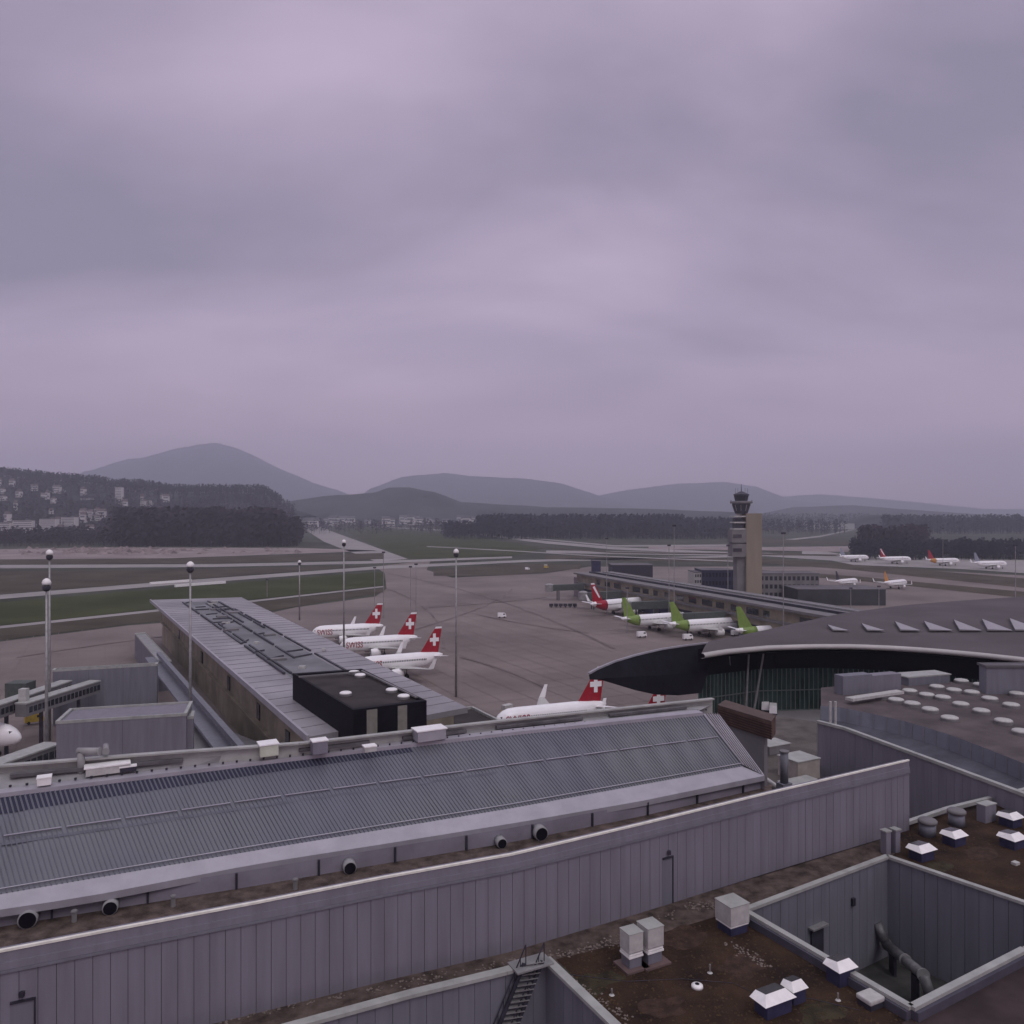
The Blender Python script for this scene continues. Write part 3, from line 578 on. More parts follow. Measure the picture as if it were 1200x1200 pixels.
for i in range(4):
    o1, o2, i1, i2 = ring[i], ring[(i + 1) % 4], inn[i], inn[(i + 1) % 4]; par.prism([o1, o2, i2, i1], zb - .59, zb)
par.build('parapet', black, bb)
MB().prism([lerp(p, cen, .072) for p in ring], zb - .58, zb - .45).build('roof', blackroof, bb)
st = MB()
for px0, px1 in ((429, 441), (465, 476)):
    t0, t1 = (px0 - 414) / 86, (px1 - 414) / 86; q0, q1 = lerp(d_, c_, t0), lerp(d_, c_, t1); off = Vector((.45, -.9, 0)) * .12
    st.prism([q0 + off, q1 + off, q1 - off, q0 - off], 4, zb - .3)
st.build('pale_strip', mat('strip_beige', (.22, .21, .18), .7), bb)
tr_ = MB(); tr_.bar(P(350, 794, zb) , P(422, 788, zb), .4, .25); tr_.bar(P(424, 787, zb), P(488, 818, zb), .4, .25); tr_.build('roof_rail', conc2, bb)
gd = 'pale skylight domes on the black box building'
def dome(px, py, z, r, lab, grp, name='skylight_dome', name2=False):
    c = P(px, py, z); o = thing(name, lab, 'skylight', c, grp)
    MB().lathe(c, [(r * 1.02, 0), (r * 1.02, .35)], 20).build('kerb', conc2, o); MB().lathe(c + Vector((0, 0, .36)), [(r, 0), (r * .97, .16), (r * .8, .28), (r * .45, .36), (r * .1, .38)], 20).build('dome', offw if name2 else white, o, True); return o
for px, py, lab in [(415, 790, 'pale dome at the far corner of the black roof'), (422, 793.5, 'second pale dome close to the far corner of the black roof'), (405, 815, 'lone pale dome in the middle of the black roof'), (459, 811, 'pale dome on the right edge of the black roof'), (473, 818.5, 'pale dome at the front right corner of the black roof')]:
    dome(px, py, zb - .4, 1.05, lab, gd)

# grey boxes left of the pier
def boxbuild(name, lab, c4, z0, z1, m, rm, parts=True):
    r = thing(name, lab, 'building', Vector((sum(p.x for p in c4) / 4, sum(p.y for p in c4) / 4, z0)))
    MB().prism(c4, z0, z1 - .5).build('wall', m, r); cen = sum(c4, Vector()) / 4; m_ = MB()
    for i in range(4):
        o1, o2 = c4[i], c4[(i + 1) % 4]; e1, e2 = o1 + (o1 - cen).normalized() * .15, o2 + (o2 - cen).normalized() * .15; i1, i2 = lerp(o1, cen, .04), lerp(o2, cen, .04); m_.prism([e1, e2, i2, i1], z1 - .49, z1)
    m_.build('coping', coping, r); MB().prism([lerp(p, cen, .045) for p in c4], z1 - .48, z1 - .35).build('roof', rm, r)
    sm = MB(); o1, o2 = c4[0], c4[1]; dd = (o2 - o1).normalized(); nn = Vector((dd.y, -dd.x, 0)); k = int((o2 - o1).length / 7)
    for i in range(1, k): q = lerp(o1, o2, i / k) + nn * .01; sm.box(Vector((q.x, q.y, z0)), (.04, .03, z1 - .5 - z0), dd)
    if k > 1: sm.build('panel_seam', seam, r)
    return r
def quadbox(n1, n2, depth, z): a, b = P(*n1, z), P(*n2, z); d = (b - a).normalized(); v = Vector((-d.y, d.x, 0)); return [a, b, b + v * depth, a + v * depth]
boxbuild('terminal_annex', 'long grey flat-roofed box, farthest of the three left of the pier', quadbox((62, 785), (184, 778), 2.5, 14), 0, 14, wallgrey2, wallgrey2)
boxbuild('terminal_annex', 'grey ribbed box with sloping light roof, middle of the three left of the pier', quadbox((66, 845), (218, 835.5), 9, 18.5), 4, 18.5, wallgrey, wallgrey)
boxbuild('terminal_annex', 'large grey panelled box nearest the long glazed roof with round vent pipes', quadbox((68, 851), (226, 839), 4, 17.5), 2, 17.5, wallgrey, alu2)
boxbuild('connector_block', 'small grey box under the pier roof overhang with stepped roof', quadbox((158, 742), (186, 775), 3.5, 9), 0, 9, wallgrey2, alu2)
st = thing('covered_stair', 'sloping grey covered stair running along the tan pier wall', 'staircase', P(230, 860, 6))
MB().bar(P(186, 768, 10), P(283, 880, 10), 1.2, 1.0).build('handrail_wall', wallgrey2, st); MB().bar(P(178, 772, 8), P(268, 884, 8), 4, .6).build('flight', wallgrey2, st)
# long low building under the annexes
u = thing('low_building', 'flat lower terminal roof below the grey boxes on the left', 'building', P(150, 900, 3))
MB().prism([P(-60, 960, 6), P(340, 930, 6), P(330, 880, 6), P(190, 826, 6), P(70, 842, 6), P(66, 905, 6), P(-60, 940, 6)], 0, 6).build('wall', conc2, u)
# jet bridges at the left edge
gj = 'jet bridges at the left frame edge'
for lab, a0, b0, zz, w0 in [('jet bridge with glazed sides sloping to the frame edge below the green-crowned nose', (62, 870), (-30, 902), 11, 3.2), ('jet bridge joining the far grey box above the aircraft nose', (112, 797), (24, 824), 11.5, 2.6), ('second upper jet bridge crossing behind the tall mast', (78, 797), (-20, 830), 12, 2.6)]:
    a, b = P(*a0, zz), P(*b0, zz); r = thing('jet_bridge', lab, 'jet bridge', (a.x, a.y, 0), gj); dn = Vector((0, 0, -3.0))
    MB().bar(a + dn, b + dn, w0, 2.7).build('tunnel', conc2, r); MB().bar(a + Vector((0, 0, -.28)), b + Vector((0, 0, -.28)), w0 + .4, .3).build('roof', coping, r)
    d = (b - a).normalized(); nn = Vector((-d.y, d.x, 0)); nn = nn if nn.y < 0 else -nn; w_ = MB(); k = int((b - a).length / 1.3)
    for i in range(k): q = a + d * (i + .5) * 1.3 + nn * (w0 / 2 + .02) + Vector((0, 0, -2.3)); w_.box(q, (1.0, .06, 1.3), d)
    w_.build('window', win, r); 
    for f in (.25, .75): q = lerp(a, b, f); MB().box((q.x, q.y, 0), (.6, .6, zz - 3.0)).build('leg', darkm, r)
v_ = thing('service_block', 'cluttered pale plant box beside the upper jet bridges', 'plant box', P(24, 826, 9))
MB().box(P(24, 826, 7), (5, 4, 5.5), bevel if False else None).build('casing', vgrn, v_); MB().box(P(28, 824, 11), (1.6, 1.4, 3.2)).build('duct', offw, v_)

# ------------------------------------------------------------------ masts
def mast(px, d, pytop, lab, base_z=0, r=.38, lamp=True, grp='floodlight masts on the apron'):
    b = PD(px, d, base_z); zt = ZD(pytop, d); o = thing('floodlight_mast', lab, 'mast', b, grp)
    MB().tube(b, (b.x, b.y, zt - 1.2), r, r * .5, 8).build('pole', steel, o, True)
    MB().lathe((b.x, b.y, zt - 2.2), [(r * 1.0, 0), (r * 1.9, .4), (r * 1.9, .9), (r * 1.2, 1.2)], 10).build('lamp_ring', darkm, o)
    MB().lathe((b.x, b.y, zt - 1.0), [(r * 1.9, 0), (r * 2.1, .4), (r * 1.6, .9), (r * .5, 1.2)], 12).build('lamp_head', white, o, True)
    return o
mast(58, 186, 645, 'tall floodlight mast farther back of two at the left edge')
mast(54.5, 150, 679, 'shorter floodlight mast nearer of two at the left edge')
mast(223, 172, 659, 'thick floodlight mast crossing the edge of the pier roof', r=.4)
mast(351, 393, 657, 'short far floodlight mast beyond the pier roof', r=.42)
mast(403, 285, 633, 'tall floodlight mast standing beside the farthest red-tailed aircraft')
mast(534.5, 230, 644, 'tall floodlight mast on the open apron beside the nearest red tail')
def pole(px, d, pyt, lab, r=.22, base_z=0):
    b = PD(px, d, base_z); o = thing('lamp_pole', lab, 'pole', b, 'thin poles on the airfield'); zt = ZD(pyt, d)
    MB().tube(b, (b.x, b.y, zt), r, r * .6, 6).build('pole', steel, o); MB().box((b.x, b.y, zt + .01), (1.6, .6, .7)).build('lamp', darkm, o)
for px, d, pyt, lab in [(439, 430, 666, 'thin pole behind the farthest red tail, left of two close poles'), (449.5, 400, 648, 'thin pole rising just right of the farthest red tail'), (481, 400, 665, 'thin pole directly behind the middle red tail'), (487.5, 380, 662, 'thin pole just right of the middle red tail'), (313, 500, 680, 'thin short pole on the green verge beyond the pier roof'), (711, 420, 632, 'thin pole before the tip of the right-hand pier'), (735, 350, 690, 'short thin pole beside the first lime tail'), (784, 380, 640, 'thin pole left of two tall ones above the pier'), (790, 360, 617, 'tallest thin pole above the middle of the right-hand pier'), (918, 300, 626, 'thin pole right of the control tower before the curved roof'), (853, 400, 640, 'thin pole just left of the control tower'), (1190, 330, 640, 'thin pole near the right frame edge above the curved roof'), (997, 420, 690, 'thin low pole before the dark hangar roof, left of two'), (1030, 410, 688, 'thin low pole before the dark hangar roof, right of two'), (1105, 760, 620, 'far thin pole among the row of far aircraft')]: pole(px, d, pyt, lab)

# ------------------------------------------------------------------ curved-roof terminal (right)
ZT = 27.0
edge = [(822, 766), (850, 761.5), (900, 757), (950, 755.5), (1000, 755.5), (1050, 757.5), (1100, 761), (1150, 765.5), (1200, 771), (1300, 785), (1450, 812)]
far_ = [(835, 752), (870, 745), (920, 733), (985, 719), (1060, 709), (1130, 703.5), (1200, 699), (1320, 697), (1500, 702)]
E = [P(x, y, ZT) for x, y in edge]; Fp = [P(x, y, ZT) for x, y in far_]
prow = [(690, 789.5), (700, 784), (720, 775.5), (745, 768), (775, 761), (805, 756.5), (835, 753)]
PR = [P(x, y, ZT) for x, y in prow]
tt = thing('curved_roof_terminal', 'terminal with wide curved grey roof, bright white edge and pointed black prow', 'terminal building', P(950, 800, 8))
rf = MB(); poly = [PR[0]] + E + Fp[::-1] + PR[::-1][1:-1]
top = [Vector((p.x, p.y, ZT)) for p in poly]
# gently crowned roof surface
k1 = len(E); AA = []; rows = 7
def res(pts, k):
    out = []; L = [0]
    for a, b in zip(pts, pts[1:]): L.append(L[-1] + (b - a).length)
    for i in range(k):
        t = L[-1] * i / (k - 1); j = max(j for j in range(len(L)) if L[j] <= t + 1e-6); j = min(j, len(pts) - 2); out.append(lerp(pts[j], pts[j + 1], (t - L[j]) / (L[j + 1] - L[j])))
    return out
e2, f2_ = res(E, 40), res(Fp, 40); grid = []
for r_ in range(rows + 1):
    t = r_ / rows
    for i in range(40): q = lerp(e2[i], f2_[i], t); grid.append(Vector((q.x, q.y, ZT + math.sin(math.pi * t) * .9)))
rf.add(grid, [(j * 40 + i, j * 40 + i + 1, (j + 1) * 40 + i + 1, (j + 1) * 40 + i) for j in range(rows) for i in range(39)])
rf.build('roof', domeroof, tt, True)
eb = MB(); lo = [Vector((p.x, p.y, 0)) for p in e2]; prof = [(0, .12), (-.5, .05), (-.8, -.25), (-.75, -.6), (-.35, -.85), (.2, -.9)]
g_ = []
for o_, zz in prof:
    for i in range(40):
        a = e2[max(0, i - 1)]; b = e2[min(39, i + 1)]; d = (b - a).normalized(); nn = Vector((-d.y, d.x, 0)); g_.append(Vector((e2[i].x, e2[i].y, ZT)) + nn * (-o_ if nn.y < 0 else o_) * 1.0 + Vector((0, 0, zz)))
eb.add(g_, [(j * 40 + i, j * 40 + i + 1, (j + 1) * 40 + i + 1, (j + 1) * 40 + i) for j in range(len(prof) - 1) for i in range(39)])
eb.build('roof_edge', mat('edge_white', (.42, .41, .38), .35, var=.1, scale=.2), tt, True)
# black shell of the prow: from its rim down and inward
botpx = [(690.5, 793), (705, 797), (725, 803), (745, 809), (768, 814), (795, 815), (822, 812)]
dist = [130, 133, 137, 141, 146, 150, 152]
BT = [PD(x, d, ZD(y, d)) for (x, y), d in zip(botpx, dist)]
midp = [lerp(a, b, .5) + Vector((0, -1.0, -.5)) for a, b in zip(PR, BT)]
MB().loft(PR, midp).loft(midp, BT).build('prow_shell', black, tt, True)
w_ = MB()
for a, b in zip(PR, PR[1:]): w_.bar(a + Vector((0, 0, -.1)), b + Vector((0, 0, -.1)), .35, .3)
w_.build('prow_rim', alu, tt)
# dark soffit zone and glass front
gx = [(822, 790), (900, 788), (975, 786), (1060, 784), (1155, 786), (1250, 795), (1400, 820)]
G = [Vector((p.x, p.y, 0)) + Vector((0, 7, 0)) for p in [P(x, interp(edge, x) + 1, ZT) for x, _ in gx]]
G[0] = Vector((BT[-1].x, BT[-1].y, 0)) + Vector((0, 3, 0))
def lift(L, z): return [Vector((p.x, p.y, z)) for p in L]
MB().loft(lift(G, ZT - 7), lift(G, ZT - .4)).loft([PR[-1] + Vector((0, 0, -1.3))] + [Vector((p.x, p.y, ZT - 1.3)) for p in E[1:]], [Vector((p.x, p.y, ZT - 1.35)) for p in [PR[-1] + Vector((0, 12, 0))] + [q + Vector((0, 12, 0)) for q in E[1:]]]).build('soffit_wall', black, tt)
G2 = [p + Vector((0, -.6, 0)) for p in lift(G, 0)]
MB().loft(lift(G2, 9), lift(G2, ZT - 5.5)).build('glass_front', glassg, tt)
mu = MB(); gr = res(lift(G2, 9), 90)
for p in gr[:60]: mu.bar(p + Vector((0, -.12, 0)), p + Vector((0, -.12, 12.4)), .16, .16, Vector((0, 1, 0)))
for z in (13, 17): 
    for a, b in zip(gr[:60], gr[1:60]): mu.bar(Vector((a.x, a.y - .15, z)), Vector((b.x, b.y - .15, z)), .15, .18)
mu.build('mullion', mat('mullion_dark', (.10, .12, .11), .5), tt)
w_ = MB(); 
for px, dpx in ((858, -6), (874, 2), (884, 10)): a = P(px, 830, 14); b = P(px + dpx, 770, 24); w_.tube(a, Vector((a.x + dpx * .15, a.y - 1, 25)), .25, .18)
w_.build('strut', steel, tt)
sk = MB(); sp = 0
for x0, x1, yt in [(969, 996, 734), (1009, 1038, 732.5), (1048, 1080, 730), (1082, 1118, 729.5), (1117, 1152, 728), (1150, 1188, 727), (1182, 1224, 726), (1216, 1262, 726)]:
    q = thing('roof_skylight', 'x', 'skylight', P((x0 + x1) / 2, 738, ZT + .9), 'row of white sawtooth skylights on the curved roof')
    b0, b1, ap = P(x0 + 7, 739.5, ZT + .85), P(x1, 739.5, ZT + .85), P(x0, yt, ZT + 1.0)
    q['label'] = ['small flat first white skylight at the left of the row on the curved roof', 'second white skylight from the left on the curved roof', 'third white skylight from the left on the curved roof', 'fourth white skylight from the left on the curved roof', 'fifth white skylight from the left on the curved roof', 'sixth white skylight from the left on the curved roof', 'white skylight cut by the right frame edge on the curved roof', 'skylight on the curved roof beyond the right frame edge'][sp]; sp += 1
    hgt = Vector((0, 0, .28))
    MB().add([b0, b1, ap, b0 + hgt, b1 + hgt * .3, ap + hgt * 1.6], [(0, 1, 4, 3), (1, 2, 5, 4), (2, 0, 3, 5), (0, 2, 1)]).build('frame', conc2, q)
    up = Vector((0, 0, .02)); i0, i1, i2 = b0 + hgt + up, b1 + hgt * .3 + up, ap + hgt * 1.6 + up; cc = (i0 + i1 + i2) / 3
    MB().quad(lerp(i0, cc, .06), lerp(i1, cc, .06), lerp(i2, cc, .06)).build('pane', mat('skylight_pale', (.30, .29, .295), .35), q)

# grey block, plant, terrace with oval domes
tz = 27.0 - 3
terr = [(962, 829), (985, 831), (1020, 838), (1060, 847), (1110, 862), (1160, 881), (1205, 899), (1300, 945)]
T1 = [P(x, y, tz) for x, y in terr]
te = thing('roof_terrace', 'dark roof terrace with curved glass edge below the curved-roof terminal', 'roof terrace', P(1080, 850, 15))
MB().prism(T1 + [P(1400, 850, tz), P(1400, 812, tz), P(1150, 800, tz), P(1050, 797, tz), P(962, 806, tz)], tz - 9, tz).build('slab', mat('terrace_felt', (.085, .07, .068), .9, var=.3, scale=.2), te)
dn = [p + (Vector((-.5, -.9, 0))) * .7 + Vector((0, 0, -1.6)) for p in T1]
MB().loft([p + Vector((-.1, -.2, .3)) for p in T1], dn).build('glass_edge', mat('band_glass', (.15, .16, .185), .35, var=.15, scale=.3), te)
ge = MB()
for p, q in zip(res([p + Vector((-.1, -.2, .3)) for p in T1], 24), res(dn, 24)): MB().bar(p, q, .08, .1).build('edge_rib', conc2, te)
dn2 = [p + Vector((-.5, -.9, 0)) * 5.5 + Vector((0, 0, -.6)) for p in dn]
MB().loft(dn, dn2).build('lower_ledge', mat('ledge_dark', (.07, .072, .085), .8, var=.3, scale=.3), te)
gv = 'round white skylight domes on the dark terrace'
ov = [(1126.6, 801.4), (1149, 806), (1169, 810), (1192, 816.6), (1098, 808.4), (1118, 812.4), (1139, 815), (1160, 822.4), (1185, 830), (1066, 813.4), (1086, 818), (1105, 821), (1126, 829), (1150, 837), (1176, 849), (1197, 861.6), (1032, 819.6), (1050, 824), (1069, 828.4), (1090, 835.4), (1113, 845.6)]
rn = ['back row', 'second row', 'third row', 'front row']; od = ['first', 'second', 'third', 'fourth', 'fifth', 'sixth', 'seventh']
idx = [(0, i) for i in range(4)] + [(1, i) for i in range(5)] + [(2, i) for i in range(7)] + [(3, i) for i in range(5)]
d0 = None
for (px, py), (rw, i) in zip(ov, idx):
    lab = 'round white dome on the dark terrace, %s of the %s' % (od[i], rn[rw]); c = P(px, py - 1, tz)
    if d0 is None:
        d0 = dome(px, py - 1, tz, 1.15, lab, gv, name2=True); ch = d0
    else: ch = dup(d0, c, 0, lab)
gb = windowed('grey_block', 'plain grey block building at the right frame edge under the curved roof', 1156, 1260, 128, 782, wallgrey2, depth=2, rows=0, z0=tz - .1)
pl = thing('rooftop_plant', 'grey plant building with curled white pipes at the left end of the terrace', 'plant building', P(1012, 815, tz))
MB().prism(quadbox((988, 815), (1022, 812), 2, tz), tz - 1, tz + 3.0).build('casing', wallgrey2, pl); MB().prism(quadbox((1022, 811), (1056, 808), 2, tz), tz - 1, tz + 2.6).build('casing', wallgrey, pl)
w_ = MB()
for px in (973, 979): a = P(px, 822, tz + 3.6); w_.path([a, a + Vector((0, 0, -3.2)), a + Vector((.8, -.6, -3.6)), a + Vector((2.2, -1, -3.7))], .17)
w_.build('pipe', offw, pl)
w_ = MB(); w_.prism(quadbox((988, 812.5), (1015, 810), .3, tz), tz + .6, tz + 2.2); w_.build('louvre', win, pl)
MB().bar(P(995, 821, tz + .6), P(1055, 812, tz + .6), 1.4, .4).build('duct', offw, pl)
lb = thing('low_plant_box', 'long low grey plant box behind the terrace domes', 'plant box', P(1090, 803, tz)); MB().prism(quadbox((1065, 804), (1113, 800), 3, tz), tz, tz + 1.3).build('casing', wallgrey2, lb); MB().prism(quadbox((1063, 804), (1115, 800), 3.6, tz), tz + 1.31, tz + 1.5).build('lid', coping, lb)

# ------------------------------------------------------------------ second panelled wall (right)
def panel_wall(par_, pts, z0, z1, pitch, m, side=-1):        # proud panels with open seams on a dark backing
    bk = MB(); pn_ = MB()
    for a, b in zip(pts, pts[1:]):
        a, b = Vector((a.x, a.y, 0)), Vector((b.x, b.y, 0)); d = (b - a).normalized(); nn = Vector((-d.y, d.x, 0)) * side; L = (b - a).length
        bk.prism([a, b, b - nn * .4, a - nn * .4], z0, z1)
        k = max(1, round(L / pitch)); w = L / k
        for i in range(k):
            q0, q1 = a + d * (i * w + .013), a + d * ((i + 1) * w - .013); jit = random.uniform(.055, .065); pn_.prism([q0 + nn * .002, q1 + nn * .002, q1 + nn * jit, q0 + nn * jit], z0 + .01, z1 - .01)
    bk.build('wall_core', seam, par_); return pn_.build('cladding', m, par_)
w2 = [P(958, 845, 28), P(990, 853, 28), P(1075, 884, 28), P(1200, 930, 28), P(1290, 963, 28)]
ww = thing('panelled_wall', 'long grey panelled wall falling away to the right behind the domed brown roof', 'wall', P(1100, 910, 20))
panel_wall(ww, w2, 17, 27.8, .9, wallgrey)
c_b = MB()
for a, b in zip(w2, w2[1:]): c_b.bar(a + Vector((0, 0, -.2)), b + Vector((0, 0, -.2)), .5, .3)
c_b.build('coping', coping, ww)

# ------------------------------------------------------------------ long foreground wall
ZW = 32.0; ZF = 25.95
fw = [(-420, 1200), (-150, 1144), (0, 1113), (150, 1084.5), (300, 1056.5), (450, 1027), (600, 1000), (750, 965), (900, 928.5), (1065, 890)]
FW = [P(x, y, ZW) for x, y in fw]
lw = thing('panelled_wall', 'long grey panelled parapet wall with bright coping crossing the whole foreground', 'wall', P(500, 1020, ZF))
panel_wall(lw, FW, ZF, ZW - 1.05, .8, wallgrey)
fb = MB(); lg = MB(); cpn = MB()
for a, b in zip(FW, FW[1:]):
    d = (b - a).normalized(); nn = Vector((d.y, -d.x, 0)); a0, b0 = Vector((a.x, a.y, 0)), Vector((b.x, b.y, 0))
    fb.prism([a0 + nn * .02, b0 + nn * .02, b0 - nn * .5, a0 - nn * .5], ZW - .98, ZW - .12)
    lg.prism([a0 + nn * .16, b0 + nn * .16, b0 - nn * .3, a0 - nn * .3], ZW - 1.12, ZW - .985)
    cpn.prism([a0 + nn * .07, b0 + nn * .07, b0 - nn * .1, a0 - nn * .1], ZW - .115, ZW)
l2 = MB()
for a, b in zip(FW, FW[1:]): d = (b - a).normalized(); nn = Vector((d.y, -d.x, 0)); a0, b0 = Vector((a.x, a.y, 0)), Vector((b.x, b.y, 0)); l2.prism([a0 + nn * .11, b0 + nn * .11, b0 + nn * .021, a0 + nn * .021], ZW - .97, ZW - .62)
l2.build('lower_fascia', wallgrey, lw); fb.build('fascia', wallgrey, lw); lg.build('ledge', wallgrey2, lw); cpn.build('coping', copbright, lw)
def wall_door(px0, px1, pyt, lab):
    q0, q1 = None, None
    for a, b in zip(fw, fw[1:]):
        if a[0] <= px0 <= b[0]: y0 = lerp(a[1], b[1], (px0 - a[0]) / (b[0] - a[0])); y1 = lerp(a[1], b[1], (px1 - a[0]) / (b[0] - a[0]))
    q0, q1 = P(px0, y0, ZW), P(px1, y1, ZW); d = (q1 - q0).normalized(); nn = Vector((d.y, -d.x, 0)); zt = ZD(pyt, q0.y)
    q0.z = q1.z = 0
    dr = MB().prism([q0 + nn * .075, q1 + nn * .075, q1 + nn * .02, q0 + nn * .02], ZF + .05, zt).build('door', wallgrey2, lw); dr['label'] = lab
    fr_ = MB(); fr_.prism([q1 + nn * .13, q1 + d * .08 + nn * .13, q1 + d * .08, q1], ZF + .05, zt + .1); fr_.prism([q0 + nn * .16, q1 + nn * .16, q1 + nn * .08, q0 + nn * .08], zt + .005, zt + .12); fr_.build('frame', darkm, dr)
    lm = q0 + nn * .2 + d * .5; MB().box((lm.x, lm.y, zt + .3), (.2, .2, .25)).build('door_lamp', darkm, dr)
wall_door(775.5, 787, 1007, 'narrow service door in the wall'); wall_door(12, 40, 1176, 'wide service door in the wall')

# gravel strip between wall and hall, hall, deck
ZG = 30.0
hb = [(-60, 1097), (0, 1086), (150, 1062), (300, 1038), (450, 1012), (600, 987), (750, 957), (896, 923)]
HBp = [P(x, y, ZG) for x, y in hb]
stp = MB(); q_ = [Vector((p.x, p.y, ZG)) for p in FW[1:]]; hh = [P(-150, 1112, ZG)] + HBp[1:]
q_ = [v for v, p_ in zip(q_, fw[1:]) if p_[0] < 905]
A1 = res(q_, 20); A2 = res(hh + [P(905, 919, ZG)], 20)
stp.loft(A1, A2); stp.build('gravel_strip', gravel, kind='structure')
hl = thing('glazed_hall', 'long low hall with ribbed sloping glass roof framed in pale metal', 'hall', P(450, 1010, 26))
eo = [(-60, 1077), (0, 1066), (100, 1051), (300, 1012.5), (450, 989), (600, 965), (750, 939), (896, 909)]
eave = [P(x, y, 31.2) for x, y in eo]; EV = res(eave, 24)
pbm = [(-60, 1058), (0, 1048), (300, 996.5), (600, 947), (870, 898)]
PBm = res([P(x, y, 31.75) for x, y in pbm], 24)
# top edge of the glass: pixel line with its own distance, from the slope of the ribs
ptp = [(-84, 946, 48.0), (0, 935, 50.5), (300, 897.5, 57.6), (600, 862, 64.3), (824, 838.5, 70.2)]
PTp = res([PD(x, d, ZD(y, d)) for x, y, d in ptp], 24)
base = res(HBp, 24)
MB().loft([Vector((p.x, p.y, ZG - .5)) for p in base], [Vector((p.x, p.y, 31.0)) for p in base]).build('wall', mat('lilac_wall', (.24, .225, .26), .6, var=.15, scale=.4), hl)
MB().loft([p + Vector((0, 0, -.42)) for p in EV], EV).loft(EV, PBm).build('eave_band', alu, hl)
w_ = MB()
for i in range(24):
    if i % 2 == 0: p = Vector((base[i].x, base[i].y, ZG)); w_.box(p + Vector((0, -.1, 0)), (.12, .12, 1.0), U)
w_.build('downpipe', darkm, hl)
gls = MB().loft(PBm, PTp).build('glass_roof', glassr, hl)
nr = 205; a1, a2 = res(PBm, nr), res(PTp, nr); rb = MB(); br = MB(); nrm = (PTp[12] - PBm[12]).cross(U).normalized(); nrm = nrm if nrm.z > 0 else -nrm
for p, q in zip(a1, a2): rb.bar(p + nrm * .005, q + nrm * .005, .06, .05, nrm)
rib_m = mat('rib_metal', (.11, .112, .132), .45, var=.1, scale=.5)
rb.build('glazing_ribs', rib_m, gls)
mids = [lerp(p, q, .56) for p, q in zip(a1, a2)]; m0 = [lerp(p, q, .04) for p, q in zip(a1, a2)]
for i in range(0, len(mids) - 1, 12):
    br = MB()
    for j in range(i, min(i + 11, len(mids) - 1)): br.bar(mids[j] + nrm * .07, mids[j + 1] + nrm * .07, .09, .06, nrm)
    br.build('glazing_bar', mat('bar_metal', (.27, .26, .29), .4, metal=.2), gls)
br = MB()
for i in range(len(m0) - 1): br.bar(m0[i] + nrm * .07, m0[i + 1] + nrm * .07, .06, .05, nrm)
br.build('sill_bar', alu, gls)
dk = MB()
for i in range(len(a1) - 1):
    p0, p1 = lerp(a1[i], a2[i], .47), lerp(a1[i + 1], a2[i + 1], .47); q0, q1 = lerp(a1[i], a2[i], .5), lerp(a1[i + 1], a2[i + 1], .5)
    if i < 130: dk.quad(p0 + nrm * .03, p1 + nrm * .03, q1 + nrm * .03, q0 + nrm * .03)
dk.build('blind_edge', mat('blind_grey', (.11, .115, .135), .5, var=.2, scale=.6), gls)
# dark vent strip under the top coping, fading to the right
vs = MB()
v1 = [lerp(p, q, .80) for p, q in zip(a1, a2)]
for i in range(0, 110):
    t = .80 + .13 * i / 110; p0, p1 = lerp(a1[i], a2[i], t), lerp(a1[i + 1], a2[i + 1], t); dd = (p1 - p0) * .28
    vs.quad(p0 + dd + nrm * .02, p1 - dd * .3 + nrm * .02, a2[i + 1] - dd * .3 + nrm * .02, a2[i] + dd + nrm * .02)
vs.build('vent_slot', mat('slot_indigo', (.02, .022, .045), .6), gls)
# right end band
ER = [P(870, 898, 31.75), P(900, 909, 31.2)]; TR = PTp[-1]
e_a, e_b = PBm[-1], EV[-1]; t_a = TR; t_b = PD(843, 72.5, ZD(838.5, 72.5))
end = MB(); 
end.quad(e_a + Vector((0, 0, .16)), e_b + Vector((0, 0, .02)), t_b + Vector((0, 0, .1)), t_a + Vector((0, 0, .16))); end.quad(e_b, t_b, Vector((t_b.x, t_b.y, 30)), Vector((e_b.x, e_b.y, 30)))
end.build('end_band', alu, hl)
er = MB()
for i in range(1, 7): er.bar(lerp(e_a, e_b, i / 7) + Vector((0, 0, .17 - .1 * i / 7)), lerp(t_a, t_b, i / 7) + Vector((0, 0, .2)), .05, .06)
er.build('band_seam', conc2, hl)
# ridge coping and deck behind
bkE = [(-110, 917), (0, 906), (150, 893.5), (360, 878), (600, 850), (835, 825)]
dz = [p.z for p in PTp]
BKp = res([P(x, y, lerp(35.9, 35.2, (x + 110) / 945)) for x, y in bkE], 24)
cp2 = [p + Vector((-.25, .5, .12)) for p in PTp]
MB().loft(PTp, [p + Vector((0, 0, .28)) for p in PTp]).loft([p + Vector((0, 0, .28)) for p in PTp], [p + Vector((-.4, .8, .3)) for p in PTp]).build('ridge_coping', alu, hl)
MB().loft([p + Vector((-.4, .8, .1)) for p in PTp], BKp).build('deck', alu2, hl)
MB().loft([p + Vector((0, 0, .45)) for p in BKp], [p + Vector((0, 0, -5)) for p in BKp]).build('back_parapet', coping, hl)
w_ = MB()
for p, q in zip(BKp, BKp[1:]): w_.bar(p + Vector((0, -.15, .46)), q + Vector((0, -.15, .46)), .5, .12)
w_.build('parapet_cap', coping, hl)
dkm = [lerp(p, q, .72) + Vector((0, 0, .1)) for p, q in zip(PTp, BKp)]
for i, j in ((2, 4), (4, 6), (9, 11), (12, 14), (15, 18), (19, 22)):
    w_ = MB()
    for a, b in zip(dkm[i:j], dkm[i + 1:j + 1]): w_.bar(a, b, .35, .22)
    w_.build('deck_duct', mat('duct_grey', (.10, .095, .10), .7, var=.3), hl)  # separate duct runs in a plain dark grey
